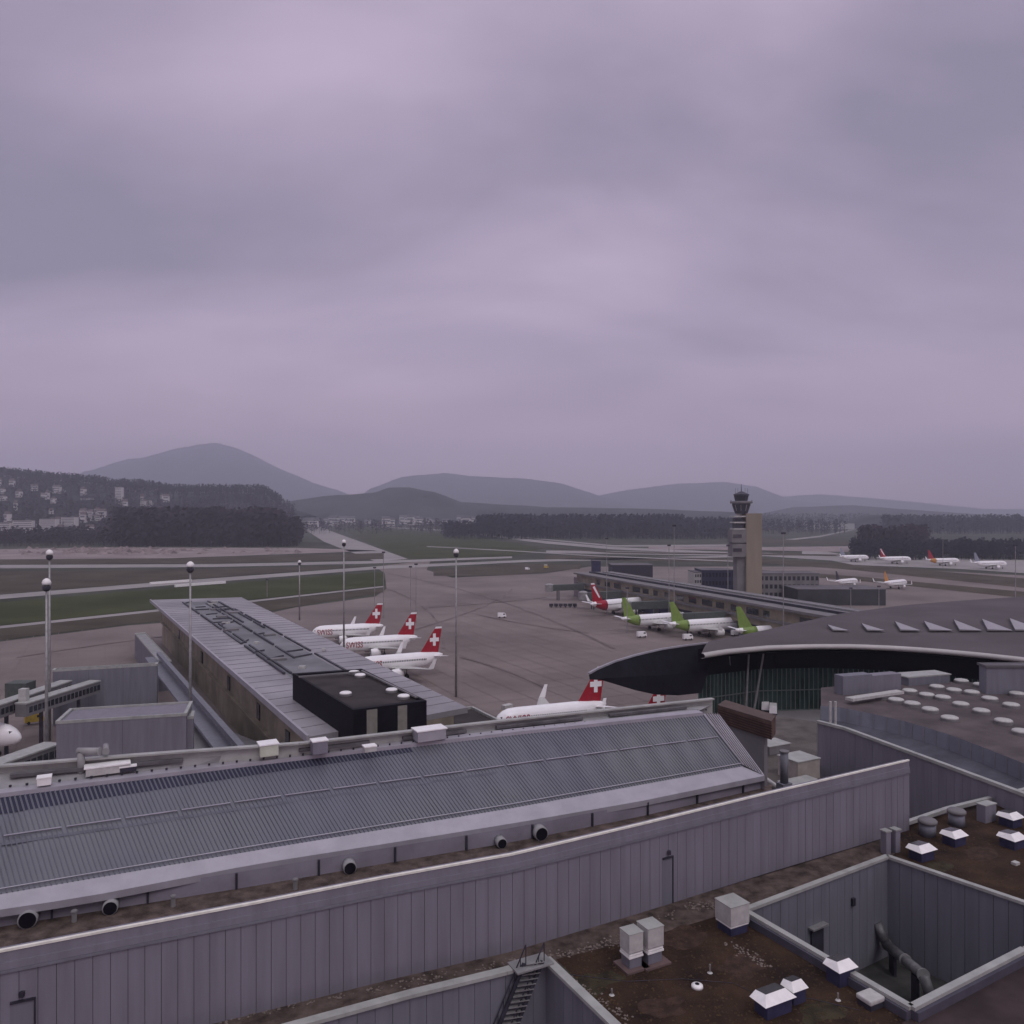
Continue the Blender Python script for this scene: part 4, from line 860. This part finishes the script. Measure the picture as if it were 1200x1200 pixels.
w_ = MB(); dk2 = res([lerp(p, q, .3) + Vector((0, 0, .12)) for p, q in zip(PTp, BKp)], 64)
for p in dk2: MB().box(p, (.12, .12, .14)).build('deck_bolt', darkm, hl)
def deckbox(px, py, sx, sy, sz, lab, m, cat='plant box', z=35.4, lid=True, bm=None):
    c = P(px, py, z); r = thing('roof_unit', lab, cat, c)
    MB().box(c, (sx, sy, sz), U).build('casing', m, r, bevel=.03); MB().box(c + Vector((0, 0, sz + .005)), (sx * 1.08, sy * 1.08, .08), U).build('lid', white, r); return r
deckbox(503, 866, 2.3, 1.3, .8, 'white sloping hatch box on the deck before the black box', alu)
deckbox(374, 882, 1.1, .9, .9, 'small white capped vent at the foot of the black box', wallgrey)
deckbox(433, 880, .9, .7, .35, 'low pale box on the deck below the pale strip of the black box', offw)
deckbox(314, 884, 1.3, 1.2, .8, 'pale greenish box at the foot of the pier wall', mat('box_green', (.5, .53, .42), .6))
deckbox(126, 905, 2.6, 1.0, .5, 'long low pale box on the deck left of the pipes', offw)
deckbox(52, 919, .8, .7, .45, 'tiny white box on the deck near the left edge', white)
deckbox(150, 903, 1.0, .6, .3, 'flat dark hatch on the deck beside the long pale box', darkm)
def ventpipe(px, py, z, lab, hh=1.6, r=.32, dr=(1, 0)):
    c = P(px, py, z); o = thing('vent_pipe', lab, 'vent pipe', c)
    d = Vector((dr[0], dr[1], 0)).normalized()
    MB().tube(c, c + Vector((0, 0, hh)), r, r, 12).tube(c + Vector((0, 0, hh)) - d * r, c + Vector((0, 0, hh)) + d * 1.2, r, r, 12).build('duct', alu2, o, True)
    MB().tube(c + Vector((0, 0, hh)) + d * 1.2, c + Vector((0, 0, hh)) + d * 1.26, r * 1.2, r * 1.2, 12).build('cowl', alu2, o); return o
ventpipe(95, 910, 35.2, 'thick bent duct with a horizontal outlet on the deck, left of two', 1.7, .24)
ventpipe(124, 902, 35.2, 'bent duct with open elbow on the deck, right of two', 1.6, .2, (.5, -1))
# round outlets on the lower hall wall
gvn = 'round dark vents on the lilac hall wall'
for px, py, r, lab in [(34, 1088, .50, 'large round vent at the far left of the hall wall'), (130, 1078, .42, 'round vent half hidden by the coping, second from the left'), (409, 1022, .42, 'round vent in the middle of the hall wall'), (586, 996, .36, 'small round vent left of the large right-hand one'), (632, 977, .50, 'large round vent right of the middle of the hall wall')]:
    d = F * 2.5 / 1; k_ = interp([(x, p.y) for (x, y), p in zip(hb, HBp)], px); c = PD(px, k_ - .3, ZD(py, k_)); c.z = max(c.z, ZG + r * .9); o = thing('wall_vent', lab, 'vent', c, gvn)
    ax = Vector((.35, -.94, 0)); MB().tube(c + ax * -.3, c + ax * .45, r, r, 20).build('pipe', alu2, o, True); MB().tube(c + ax * .452, c + ax * .47, r * .86, r * .86, 20).build('opening', black, o)
for px, py, lab in [(346, 1042, 'small pipe stub with a cap before the hall wall'), (203, 1062, 'small pale pipe stub on the gravel left of the middle'), (87, 1080, 'small pale pipe stub on the gravel near the left edge')]:
    c = P(px, py, ZG); o = thing('pipe_stub', lab, 'pipe', c); MB().tube(c, c + Vector((0, 0, .55)), .14, .14).build('pipe', steel, o); MB().lathe(c + Vector((0, 0, .56)), [(.19, 0), (.16, .08), (.05, .13)], 12).build('cap', conc2, o)

# ------------------------------------------------------------------ foreground flat roofs and light wells (one level, z = 26)
ZB = 26.0; ZC = 26.65
m_ = MB(); q0 = [Vector((p.x, p.y, ZB)) for p in FW]
k = [P(-420, 1420, ZB), P(590, 1140, ZB), P(640, 1128, ZB), P(735, 1220, ZB), P(830, 1330, ZB), P(1020, 1210, ZB), P(1075, 1183, ZB)]
WL = [P(-700, 1600, ZC), P(330, 1205, ZC), P(480, 1164, ZC), P(592, 1137, ZC), P(640, 1123, ZC), P(722, 1202, ZC), P(800, 1290, ZC)]
WR = [P(872, 1066, ZC), P(1040, 1003, ZC), P(1200, 1057, ZC), P(1420, 1135, ZC), P(1200, 1112, ZC), P(1068, 1180, ZC)]
# sedum roof: split into pieces around the two wells
roofp = MB()
z_ = lambda p: Vector((p.x, p.y, ZB))
fw2 = [z_(p) for p in FW]
sb = [P(640, 1123, ZB), P(800, 1290, ZB), P(1010, 1290, ZB), P(1010, 1210, ZB), z_(WR[5]), z_(WR[0])]
gm = MB(); 
right_pt = P(1046, 969, ZB); 
gm.add([z_(WL[3]), z_(WL[4]), z_(WR[0]), z_(WR[1]), right_pt + U * 3, fw2[-1] + U * 4, fw2[-1], fw2[-2], fw2[-3], fw2[-4], fw2[-5], fw2[-6], fw2[-7], fw2[-8], fw2[-9], P(-700, 1600, ZB), z_(WL[1]), z_(WL[2])], [tuple(range(18))])
gm.build('gravel_roof', gravel, kind='structure')
g2 = MB(); pts = [P(652, 1124, ZB + .03), P(760, 1098, ZB + .03), P(872, 1064, ZB + .03), P(872, 1070, ZB + .03), P(1075, 1181, ZB + .03), P(1000, 1260, ZB + .03), P(830, 1330, ZB + .03), P(735, 1208, ZB + .03)]
g2.add(pts, [tuple(range(8))]); g2.build('sedum_roof', sedum, kind='structure')
g2 = MB(); pts = [P(1049, 1003, ZB + .03), P(1047, 975, ZB + .03), P(1072, 964, ZB + .03), P(1210, 924, ZB + .03), P(1420, 930, ZB + .03), P(1420, 1130, ZB + .03), P(1200, 1056, ZB + .03)]
g2.add(pts, [tuple(range(7))]); g2.build('sedum_roof', sedum, kind='structure')
MB().add([P(1080, 1187, ZB + .02), P(1215, 1114, ZB + .02), P(1420, 1146, ZB + .02), P(1420, 1300, ZB + .02), P(950, 1300, ZB + .02), P(1010, 1222, ZB + .02)], [tuple(range(6))]).build('tar_roof', mat('tar_roof', (.04, .028, .028), .95, var=.3, scale=.4), kind='structure')
# loose stones and moss clumps on the brown roofs
cl = MB()
def blob(mb, c, r):
    k = 6; vs = [c + Vector((0, 0, r * .7))]; vs += [c + Vector((math.cos(6.28 * i / k) * r * random.uniform(.6, 1.2), math.sin(6.28 * i / k) * r * random.uniform(.6, 1.2), 0)) for i in range(k)]
    mb.add(vs, [(0, i + 1, (i + 1) % k + 1) for i in range(k)])
for _ in range(3200):
    x, y = random.uniform(640, 1080), random.uniform(1070, 1240)
    if (x < 872 and y < 1128 - (x - 645) * .27 + 3) or y < 1068 + (x - 872) * .55 + 6 or y > 1130 + (x - 640) * 1.0 and x < 760: continue
    blob(cl, P(x, y, ZB + .03), random.uniform(.03, .10))
for _ in range(1500):
    x, y = random.uniform(1055, 1230), random.uniform(940, 1060)
    if y > 1003 + (x - 1045) * .34 or y < 975 - (x - 1060) * .3: continue
    blob(cl, P(x, y, ZB + .03), random.uniform(.03, .10))
cl.build('sedum_clumps', mat('moss', (.055, .035, .018), 1, var=.4, scale=3), kind='stuff')
cl = MB()
for (x0, y0), (x1, y1), n_ in [((640, 1122), (770, 1095), 130), ((690, 1112), (790, 1070), 80), ((850, 1103), (900, 1132), 60), ((660, 1142), (740, 1196), 70), ((800, 1062), (870, 1060), 120), ((240, 1200), (640, 1118), 160)]:
    for _ in range(n_): t = random.random(); blob(cl, P(lerp(x0, x1, t) + random.gauss(0, 3), lerp(y0, y1, t) + random.gauss(0, 2.5), ZB + .035), random.uniform(.04, .11))
cl.build('loose_stones', mat('pebbles', (.17, .14, .12), .95, var=.3, scale=4), kind='stuff')
for i, (px, py, w0, lab) in enumerate([(800, 1100, 3.2, 0), (700, 1150, 2.6, 0), (870, 1130, 3.0, 0), (960, 1185, 2.2, 0), (1150, 1000, 3.0, 0), (1100, 1015, 2.2, 0), (780, 1180, 2.4, 0)]):
    c = P(px, py, ZB + .036 + i * .0005); q = []
    for k_ in range(22): a = 6.2832 * k_ / 22; rr = w0 * (.35 + .3 * noise.noise(Vector((math.cos(a) + i * 5, math.sin(a), i)))); q.append(c + U * math.cos(a) * rr * 1.6 + V * math.sin(a) * rr)
    MB().add(q, [tuple(range(22))]).build('moss_patch', mat('moss_patch', (.034, .028, .015), 1, var=.5, scale=1.2, bump=.6, bscale=9) if i % 2 else mat('bare_patch', (.044, .026, .018), 1, var=.4, scale=1.5, bump=.6, bscale=9), kind='structure')
cb_ = thing('roof_cable', 'thin dark lightning cable looping over the brown roof between the cabinets and the skylights', 'cable', P(800, 1150, ZB))
MB().path([P(x, y, ZB + .06) for x, y in ((668, 1142), (735, 1150), (800, 1147), (860, 1152), (893, 1168), (950, 1170), (1008, 1184))], .018, 5).build('cable', darkm, cb_)
def well(name, lab, ring_, z0, m, closed, pitch=.9, side=-1, cw=.55, cm=None):
    r = thing(name, lab, 'light well', ring_[0] - Vector((0, 0, ZC - z0)))
    pairs = list(zip(ring_, ring_[1:])) + ([(ring_[-1], ring_[0])] if closed else [])
    pts = ring_ + ([ring_[0]] if closed else []); cen = sum(ring_, Vector()) / len(ring_)
    panel_wall(r, pts, z0, ZC - .15, pitch, m, side)
    cb = MB()
    for a, b in pairs: d = (b - a).normalized(); cb.bar(a - d * .0 + Vector((0, 0, -.14)), b + Vector((0, 0, -.14)), cw, .2)
    cb.build('coping', cm or coping, r); MB().add([Vector((p.x, p.y, z0 + .01)) for p in ring_], [tuple(range(len(ring_)))]).build('well_floor', mat('well_floor', (.05, .05, .045), .9, var=.4, scale=.5), r); return r
well('light_well', 'open courtyard with steep metal stair at the bottom edge of the picture', WL, 16, wallgrey2, False, 1.0, -1)
well('light_well', 'deep courtyard with panelled walls and a fat pipe at the bottom right', WR, 19, wallgrey2, True, .9, -1, .42)
# stair in the left well
s_ = thing('metal_stair', 'dark steep metal stair leaning in the corner of the left courtyard', 'staircase', P(590, 1190, 20))
a, b = P(627, 1128, 26.9), P(588, 1225, 22.6); sd_ = Vector((1, .25, 0)).normalized() * .55
rl = MB(); rl.bar(a - sd_, b - sd_, .12, .22); rl.bar(a + sd_, b + sd_, .12, .22); rl.build('stringer', darkm, s_)
rg = MB()
for i in range(16): q = lerp(a, b, i / 15); rg.bar(q - sd_, q + sd_, .25, .04)
rg.build('tread', steel, s_)
hr = MB(); up = Vector((0, 0, 1.1))
for sg in (-1, 1):
    hr.tube(a + sd_ * sg + up, b + sd_ * sg + up, .04)
    for i in range(7): q = lerp(a, b, i / 6) + sd_ * sg; hr.tube(q, q + up, .03)
hr.build('handrail', darkm, s_)
pf = MB(); pf.box(P(622, 1130, 26.7), (2.4, 1.3, .1), U); pf.build('landing', steel, s_)
# pipe, duct and frame in right well
o = thing('fat_pipe', 'fat silver ventilation pipe with flanges on the floor of the deep courtyard', 'pipe', P(1060, 1130, 19.2))
pa_, pb_ = PD(1038, 60.3, 20.6), PD(1082, 54.5, 21.6)
MB().path([pa_ + Vector((-.4, .5, 1.3)), pa_, pb_, pb_ + Vector((.5, -.2, -1.8))], .36, 16).build('duct', mat('dull_duct', (.13, .13, .13), .55, metal=.3, var=.3, scale=1.5), o, True)
fl = MB()
for f in (.0, .55, 1.0): q = lerp(pa_, pb_, f); dd = (pb_ - pa_).normalized(); MB().tube(q - dd * .06, q + dd * .06, .44, .44, 16).build('flange', steel, o)
g = MB(); 
for f in (.2, .8): q = lerp(pa_, pb_, f); g.box((q.x, q.y, 19.02), (.2, .8, 1.9))
g.build('support', darkm, o)
o = thing('guard_rail', 'thin railing frame standing in the deep courtyard right of the pipe', 'railing', PD(1110, 50, 19))
w_ = MB()
for f in range(5): q = lerp(PD(1085, 50, 19), PD(1150, 47, 19), f / 4); w_.tube(q, q + Vector((0, 0, 2.4)), .04)
w_.build('post', darkm, o); w_ = MB()
for z in (20.2, 21.4): w_.tube(PD(1085, 50, z), PD(1150, 47, z), .035)
w_.build('rail', steel, o)
o = thing('floor_grating', 'dark grating with pale edge bar on the courtyard floor', 'grating', P(1050, 1150, 19.1))
w_ = MB(); a, b = PD(1000, 47.5, 19.3), PD(1050, 50, 19.3)
for i in range(10): w_.bar(a + Vector((.3, -.55, 0)) * i * .8, b + Vector((.3, -.55, 0)) * i * .8, .25, .08)
w_.build('slats', darkm, o); MB().bar(a + Vector((0, .3, 1.6)), b + Vector((.5, .3, 1.6)), .08, .08).build('edge_bar', offw, o)
# wall hatch in the right well
o = thing('wall_hatch', 'small dark hatch with a lamp on the left wall of the deep courtyard', 'hatch', P(953, 1086, 24.0)); c = lerp(WR[0], WR[1], .42); dd = (WR[1] - WR[0]).normalized(); nn = Vector((dd.y, -dd.x, 0))
MB().prism([c + nn * .1, c + dd * 1.3 + nn * .1, c + dd * 1.3 + nn * .2, c + nn * .2], 19.1, 23.4).build('door', darkm, o); MB().box(c + nn * .3 + dd * .6 + Vector((0, 0, -3.0)), (1.7, .5, .12), dd).build('canopy', steel, o)
c = lerp(WR[0], WR[1], .72); MB().box(c + nn * .16 + Vector((0, 0, -2.6)), (.3, .2, .55), dd).build('lamp', darkm, o)

# AC units
def acunit(px, py, w, h, lab, hood=True, s=1.0):
    c = P(px, py, ZB + .03); r = thing('ventilation_unit', lab, 'ventilation unit', c, None); 
    MB().box(c, (w * 1.6, w * 1.5, .12), U).build('base_slab', mat('slab_brown', (.13, .09, .085), .9), r)
    MB().box(c + Vector((0, 0, .12)), (w * .86, w * .86, h * .3), U).build('plinth', wallgrey2, r, bevel=.02)
    w_ = MB()
    for i in range(2): w_.box(c + Vector((0, 0, .12 + h * .3 + .01 + i * h * .075)), (w * (1 - .06 * i), w * (1 - .06 * i), h * .055), U)
    w_.build('louvre', white, r)
    MB().box(c + Vector((0, 0, .12 + h * .46)), (w, w, h * .54), U).build('hood', offw, r, bevel=.03); MB().box(c + Vector((0, 0, .125 + h)), (w * 1.03, w * 1.03, .05), U).build('lid', coping, r)
acunit(740, 1132, 1.0, 2.0, 'left one of two tall pale ventilation cabinets on the brown roof'); acunit(762, 1126, 1.15, 2.1, 'right one of two tall pale ventilation cabinets on the brown roof')
c = P(858, 1090, ZB); r = thing('ventilation_unit', 'wide pale ventilation box against the corner of the deep courtyard', 'ventilation unit', c)
MB().box(c, (1.35, 1.3, .55), U).build('plinth', navy, r); MB().box(c + Vector((0, 0, .56)), (1.5, 1.4, .1), U).build('louvre', white, r); MB().box(c + Vector((0, 0, .67)), (1.55, 1.5, 1.2), U).build('casing', offw, r, bevel=.03); MB().box(c + Vector((0, 0, 1.88)), (1.6, 1.55, .05), U).build('lid', coping, r)
# smoke-hatch skylights: dark base, flared white skirt, dark pane at the back
def hatch(px, py, w, d, lab, hb_=.75, z=ZB + .03):
    c = P(px, py, z); r = thing('roof_hatch', lab, 'skylight', c, 'white flared skylights on the brown roofs')
    MB().box(c, (w, d, hb_), U).build('base', navy, r)
    def rg_(s, zz): return [c + U * (a * w * s / 2) + V * (b * d * s / 2 + (.22 * d if s < 1 else 0)) + Vector((0, 0, zz + (.0 if s > 1 or b < 0 else -.12))) for a, b in ((-1, -1), (1, -1), (1, 1), (-1, 1))]
    lo_, hi_ = rg_(1.28, hb_ + .03), rg_(.8, hb_ + .42); m_ = MB(); m_.add(lo_ + hi_, [(0, 1, 5, 4), (1, 2, 6, 5), (2, 3, 7, 6), (3, 0, 4, 7), (3, 2, 1, 0)]); m_.build('skirt', white, r)
    h2 = rg_(.8, hb_ + .425); MB().add(h2, [(0, 1, 2, 3)]).build('pane', mat('hatch_pane', (.05, .05, .05), .2), r); return r
hatch(906, 1185, 1.75, .95, 'long white skylight at the bottom edge, larger of the touching pair'); hatch(931, 1172, .9, .75, 'small white skylight touching the longer one at the bottom'); hatch(985, 1150, 1.2, .95, 'white skylight straddling the coping of the deep courtyard', .9)
hatch(1080, 1006, 1.5, 1.1, 'white skylight nearest the corner of the deep courtyard'); hatch(1118, 989, 1.35, 1.1, 'white skylight in front of the grey cylinder vents'); hatch(1186, 992, 1.35, 1.2, 'lower of two stacked white skylights near the right edge'); hatch(1184, 967, 1.3, 1.2, 'upper of two stacked white skylights near the right edge')
c = P(1020, 1178, ZB + .03); r = thing('roof_box', 'flat pale square box with rounded lid near the bottom coping', 'roof box', c); MB().box(c, (1.0, .9, .3), U).build('base', darkm, r); MB().box(c + Vector((0, 0, .31)), (1.15, 1.0, .28), U).build('lid', offw, r, bevel=.08)
c = P(817, 1157, ZB + .03); r = thing('pipe_collar', 'small white ring collar with dark hole on the brown roof', 'pipe collar', c); MB().lathe(c, [(.34, 0), (.32, .14), (.14, .2)], 18).build('collar', white, r, True); MB().lathe(c + Vector((0, 0, .2)), [(.13, 0), (.12, .02)], 12).build('hole', black, r)
for px, py, hh_, lab in [(832, 1140, .5, 'tiny dark pipe poking from the brown roof beyond the ring collar'), (982, 1172, .4, 'tiny pale pipe between the skylights at the bottom'), (717, 1166, .35, 'tiny pale pipe by the stones left of the ring collar')]:
    c = P(px, py, ZB + .03); r = thing('pipe_stub', lab, 'pipe', c); MB().tube(c, c + Vector((0, 0, hh_)), .05).build('pipe', steel, r); MB().lathe(c, [(.16, 0), (.08, .06)], 10).build('flashing', offw, r)
# cylinders and pillars by the far coping
for px, py, w0, h0, lab in [(1087, 979, 1.3, 1.5, 'squat grey vent cylinder left of two near the far coping'), (1121, 967, 1.3, 1.5, 'squat grey vent cylinder right of two near the far coping'), (1156, 962, 1.5, 1.5, 'flat grey cabinet behind the brown roof near the right edge')]:
    c = P(px, py, ZB); r = thing('vent_drum', lab, 'vent', c)
    if px < 1150: MB().lathe(c, [(w0 / 2, 0), (w0 / 2, h0 * .7)], 18).build('drum', wallgrey2, r, True); MB().lathe(c + Vector((0, 0, h0 * .71)), [(w0 * .58, 0), (w0 * .58, .2), (w0 * .5, .3)], 18).build('cap', conc2, r, True)
    else: MB().box(c, (w0, .8, h0), U).build('casing', wallgrey, r); MB().box(c + Vector((0, 0, h0)), (w0 * 1.05, .9, .08), U).build('lid', coping, r)
for px, py, lab in [(1038, 1000, 'pair of pale grey posts left of the wall end, left post'), (1049, 998, 'pair of pale grey posts left of the wall end, right post')]:
    c = P(px, py, ZB); r = thing('grey_post', lab, 'post', c); MB().box(c, (.55, .55, 1.75), U).build('shaft', wallgrey, r, bevel=.03); MB().box(c + Vector((0, 0, 1.76)), (.65, .65, .1), U).build('cap', coping, r)
cfar = thing('roof_coping', 'thin light coping line behind the domed brown roof at right', 'parapet', P(1130, 945, ZB)); MB().bar(P(1046, 972, ZB + .3), P(1110, 950, ZB + .3), .4, .3).bar(P(1110, 950, ZB + .3), P(1300, 903, ZB + .3), .4, .3).build('coping', coping, cfar); MB().bar(P(1046, 972, ZB), P(1110, 950, ZB), .3, .3).bar(P(1110, 950, ZB), P(1300, 903, ZB), .3, .3).build('upstand', wallgrey2, cfar)
bd = thing('junction_box', 'low pale floor box on the brown roof near the right edge', 'box', P(1190, 1013, ZB + .03)); MB().box(P(1190, 1013, ZB + .03), (.5, .4, .2), U).build('casing', offw, bd)

# ------------------------------------------------------------------ clutter between the hall and the terrace
yz = 23.0
yard = MB().add([P(838, 846, yz), P(905, 838, yz), P(958, 846, yz), P(958, 895, yz), P(975, 960, yz), P(880, 945, yz), P(860, 900, yz)], [tuple(range(7))]).build('service_roof', mat('service_roof', (.09, .08, .07), .9, var=.3, scale=.4), kind='structure')
lo2 = thing('lower_terminal', 'flat grey roof in front of the green glass front', 'building', P(880, 850, 10))
MB().prism([P(770, 845, 13), P(965, 862, 13), P(965, 833, 13), P(900, 818, 13), P(780, 822, 13)], 4, 13).build('wall', conc2, lo2)
br_ = thing('louvred_screen', 'brown louvred screen block at the far end of the glazed roof', 'plant screen', P(875, 860, 30))
q = [P(841, 826, 33), P(904, 845, 33), P(909, 838, 33), P(850, 820, 33)]
MB().prism(q, 31.2, 32.8).build('casing', brown, br_); MB().prism([lerp(p, lerp(q[0], q[3], .5) * .7 + lerp(q[1], q[2], .5) * .3, .2) for p in q], 24, 31.19).build('plinth', conc2, br_); lv = MB()
for i in range(6): lv.prism([lerp(q[0], q[1], 0) + Vector((0, -.12, 0)), q[1] + Vector((0, -.12, 0)), q[1] + Vector((0, .1, 0)), q[0] + Vector((0, .1, 0))], 31.25 + i * .25, 31.37 + i * .25)
lv.build('louvres', mat('louvre_dark', (.05, .03, .025), .7), br_); MB().prism([p + Vector((0, 0, 0)) for p in q], 32.81, 33).build('lid', mat('lid_brown', (.09, .065, .055), .8), br_)
def rb_(px, py, z, sx, sy, sz, lab, m, name='plant_unit'):
    c = P(px, py, z); r = thing(name, lab, 'plant unit', c); MB().box(c, (sx, sy, sz), U).build('casing', m, r, bevel=.04); MB().box(c + Vector((0, 0, sz + .005)), (sx * 1.05, sy * 1.05, .1), U).build('lid', coping, r); return r
rb_(868, 882, yz, 3.0, 4.0, 3.4, 'grey box with light edge beside the end of the glazed roof', wallgrey2)
rb_(936, 910, yz, 3.4, 3.0, 2.2, 'beige machine housing on the service roof left of the panelled wall', mat('beige_unit', (.34, .31, .27), .6))
rb_(935, 925, yz, 4.2, 1.6, .9, 'low dark rack in front of the beige machine housing', darkm)
rb_(905, 880, yz, 3.5, 2.6, 1.0, 'wide low concrete box behind the flue', conc2)
c = P(919, 935, yz); r = thing('flue', 'tall blue-grey flue standing on the service roof', 'flue', c); MB().box(c, (1.3, 1.0, 1.6), U).build('base', wallgrey2, r); MB().tube(c + Vector((0, 0, 1.6)), c + Vector((0, 0, 4.8)), .42, .42, 16).build('stack', wallgrey2, r, True)
MB().tube(c + Vector((0, 0, 4.81)), c + Vector((0, 0, 4.95)), .5, .5, 16).build('cap', conc2, r)
c = P(898, 925, yz); r = thing('white_pipe', 'short white pipe lying beside the hall end', 'pipe', c + Vector((0, 0, .3))); MB().tube(P(897, 912, yz + .5), P(916, 925, yz + .5), .2).build('pipe', offw, r); MB().tube(P(915.5, 924.5, yz + .5), P(917, 925.6, yz + .5), .26).build('flange', steel, r)
for px, py, lab in [(898, 833, 'white parked van below the green glass front, left of three'), (906, 837, 'second white van below the green glass front'), (950, 829, 'white van alone right of the green glass front')]:
    pass

# ------------------------------------------------------------------ vehicles
def make_van(name, label, bodym, group, box=False):
    r = thing(name, label, 'vehicle', (0, 0, 0), group)
    b = MB(); b.add([(-2.6, -1, .5), (2.6, -1, .5), (2.6, -1, 1.4), (1.8, -.92, 2.3), (-2.6, -.92, 2.4), (-2.6, 1, .5), (2.6, 1, .5), (2.6, 1, 1.4), (1.8, .92, 2.3), (-2.6, .92, 2.4)], [(0, 1, 2, 3, 4), (9, 8, 7, 6, 5), (0, 5, 6, 1), (1, 6, 7, 2), (2, 7, 8, 3), (3, 8, 9, 4), (4, 9, 5, 0)]); b.build('body', bodym, r, bevel=.08)
    if box: MB().box((-.6, 0, 2.42), (3.6, 2.0, 1.2)).build('load_box', offw, r)
    w = MB()
    for s in (1, -1): w.box((1.2, s * .95, 1.5), (1.2, .08, .55))
    w.build('window', win, r)
    for x in (-1.6, 1.6):
        for s in (1, -1): MB().tube((x, s * 1.02, .4), (x, s * .75, .4), .4, .4, 12).build('wheel', tyre, r)
    return r
va = make_van('service_van', 'white service van beside the first lime-tailed aircraft', pw, 'service vehicles on the apron'); vb = make_van('baggage_truck', 'yellow truck standing by the nose of the left aircraft', vyel, 'service vehicles on the apron', True)
def vp(o, px, py, rz, lab=None): o.location = P(px, py, Z3 + .01); o.rotation_euler = (0, 0, rz); o.scale = (.8, .8, .8 * STR); return o
vp(va, 752, 747, .4); vp(vb, 40, 848, .7)
for src, px, py, rz, lab in [(va, 588, 724, .3, 'small white van alone on the open apron'), (vb, 596, 843, .8, 'yellow lift truck at the nose of the aircraft behind the glazed roof'), (va, 862, 745, .5, 'white van between the last two lime tails'), (va, 806, 750, .3, 'white van in front of the lime-tailed aircraft nearest the prow'), (va, 618, 668, .1, 'white truck on the far apron left of the pier tip, nearest the verge'), (vb, 640, 666, .1, 'yellow truck on the far apron left of the pier tip'), (vb, 468, 755, .6, 'yellow truck beneath the wing of the middle red-tailed aircraft'), (va, 425, 757, .4, 'white van beneath the wing of the farthest red-tailed aircraft')]:
    vp(dup(src, label=lab), px, py, rz)
gbt = thing('baggage_train', 'row of dark baggage carts left of the red-tailed aircraft at the far pier', 'baggage carts', P(662, 711, Z3))
cb = MB(); wl = MB()
for i in range(6): q = PD(646 + i * 5.5, 445, Z3); cb.box(q + Vector((0, 0, .5)), (2.2, 1.6, 1.6)); wl.tube(q + Vector((0, -.9, .35)), q + Vector((0, .9, .35)), .35)
cb.build('cart', darkm, gbt); wl.build('wheel', tyre, gbt)
for px, py, lab in [(897, 832, 'white van on the lower roof road before the green glass, left of three'), (906, 836, 'white van on the lower roof road before the green glass, middle of three'), (948, 828, 'white van on the lower roof road before the green glass, right of three')]:
    o = dup(va, label=lab); o.location = P(px, py, 13.02); o.rotation_euler = (0, 0, 1.25); o.scale = (.75, .75, .8)

# ------------------------------------------------------------------ haze
hzm = bpy.data.materials.new('haze'); hzm.use_nodes = True; nt = hzm.node_tree; nt.nodes.clear()
v = nt.nodes.new('ShaderNodeVolumePrincipled'); v.inputs['Color'].default_value = (.88, .93, 1, 1); v.inputs['Density'].default_value = 1.75e-4; v.inputs['Anisotropy'].default_value = .7
oo = nt.nodes.new('ShaderNodeOutputMaterial'); nt.links.new(v.outputs[0], oo.inputs['Volume'])
MB().prism([(-12000, -400), (12000, -400), (12000, 13700), (-12000, 13700)], -4, 1000).build('haze', hzm, kind='stuff')
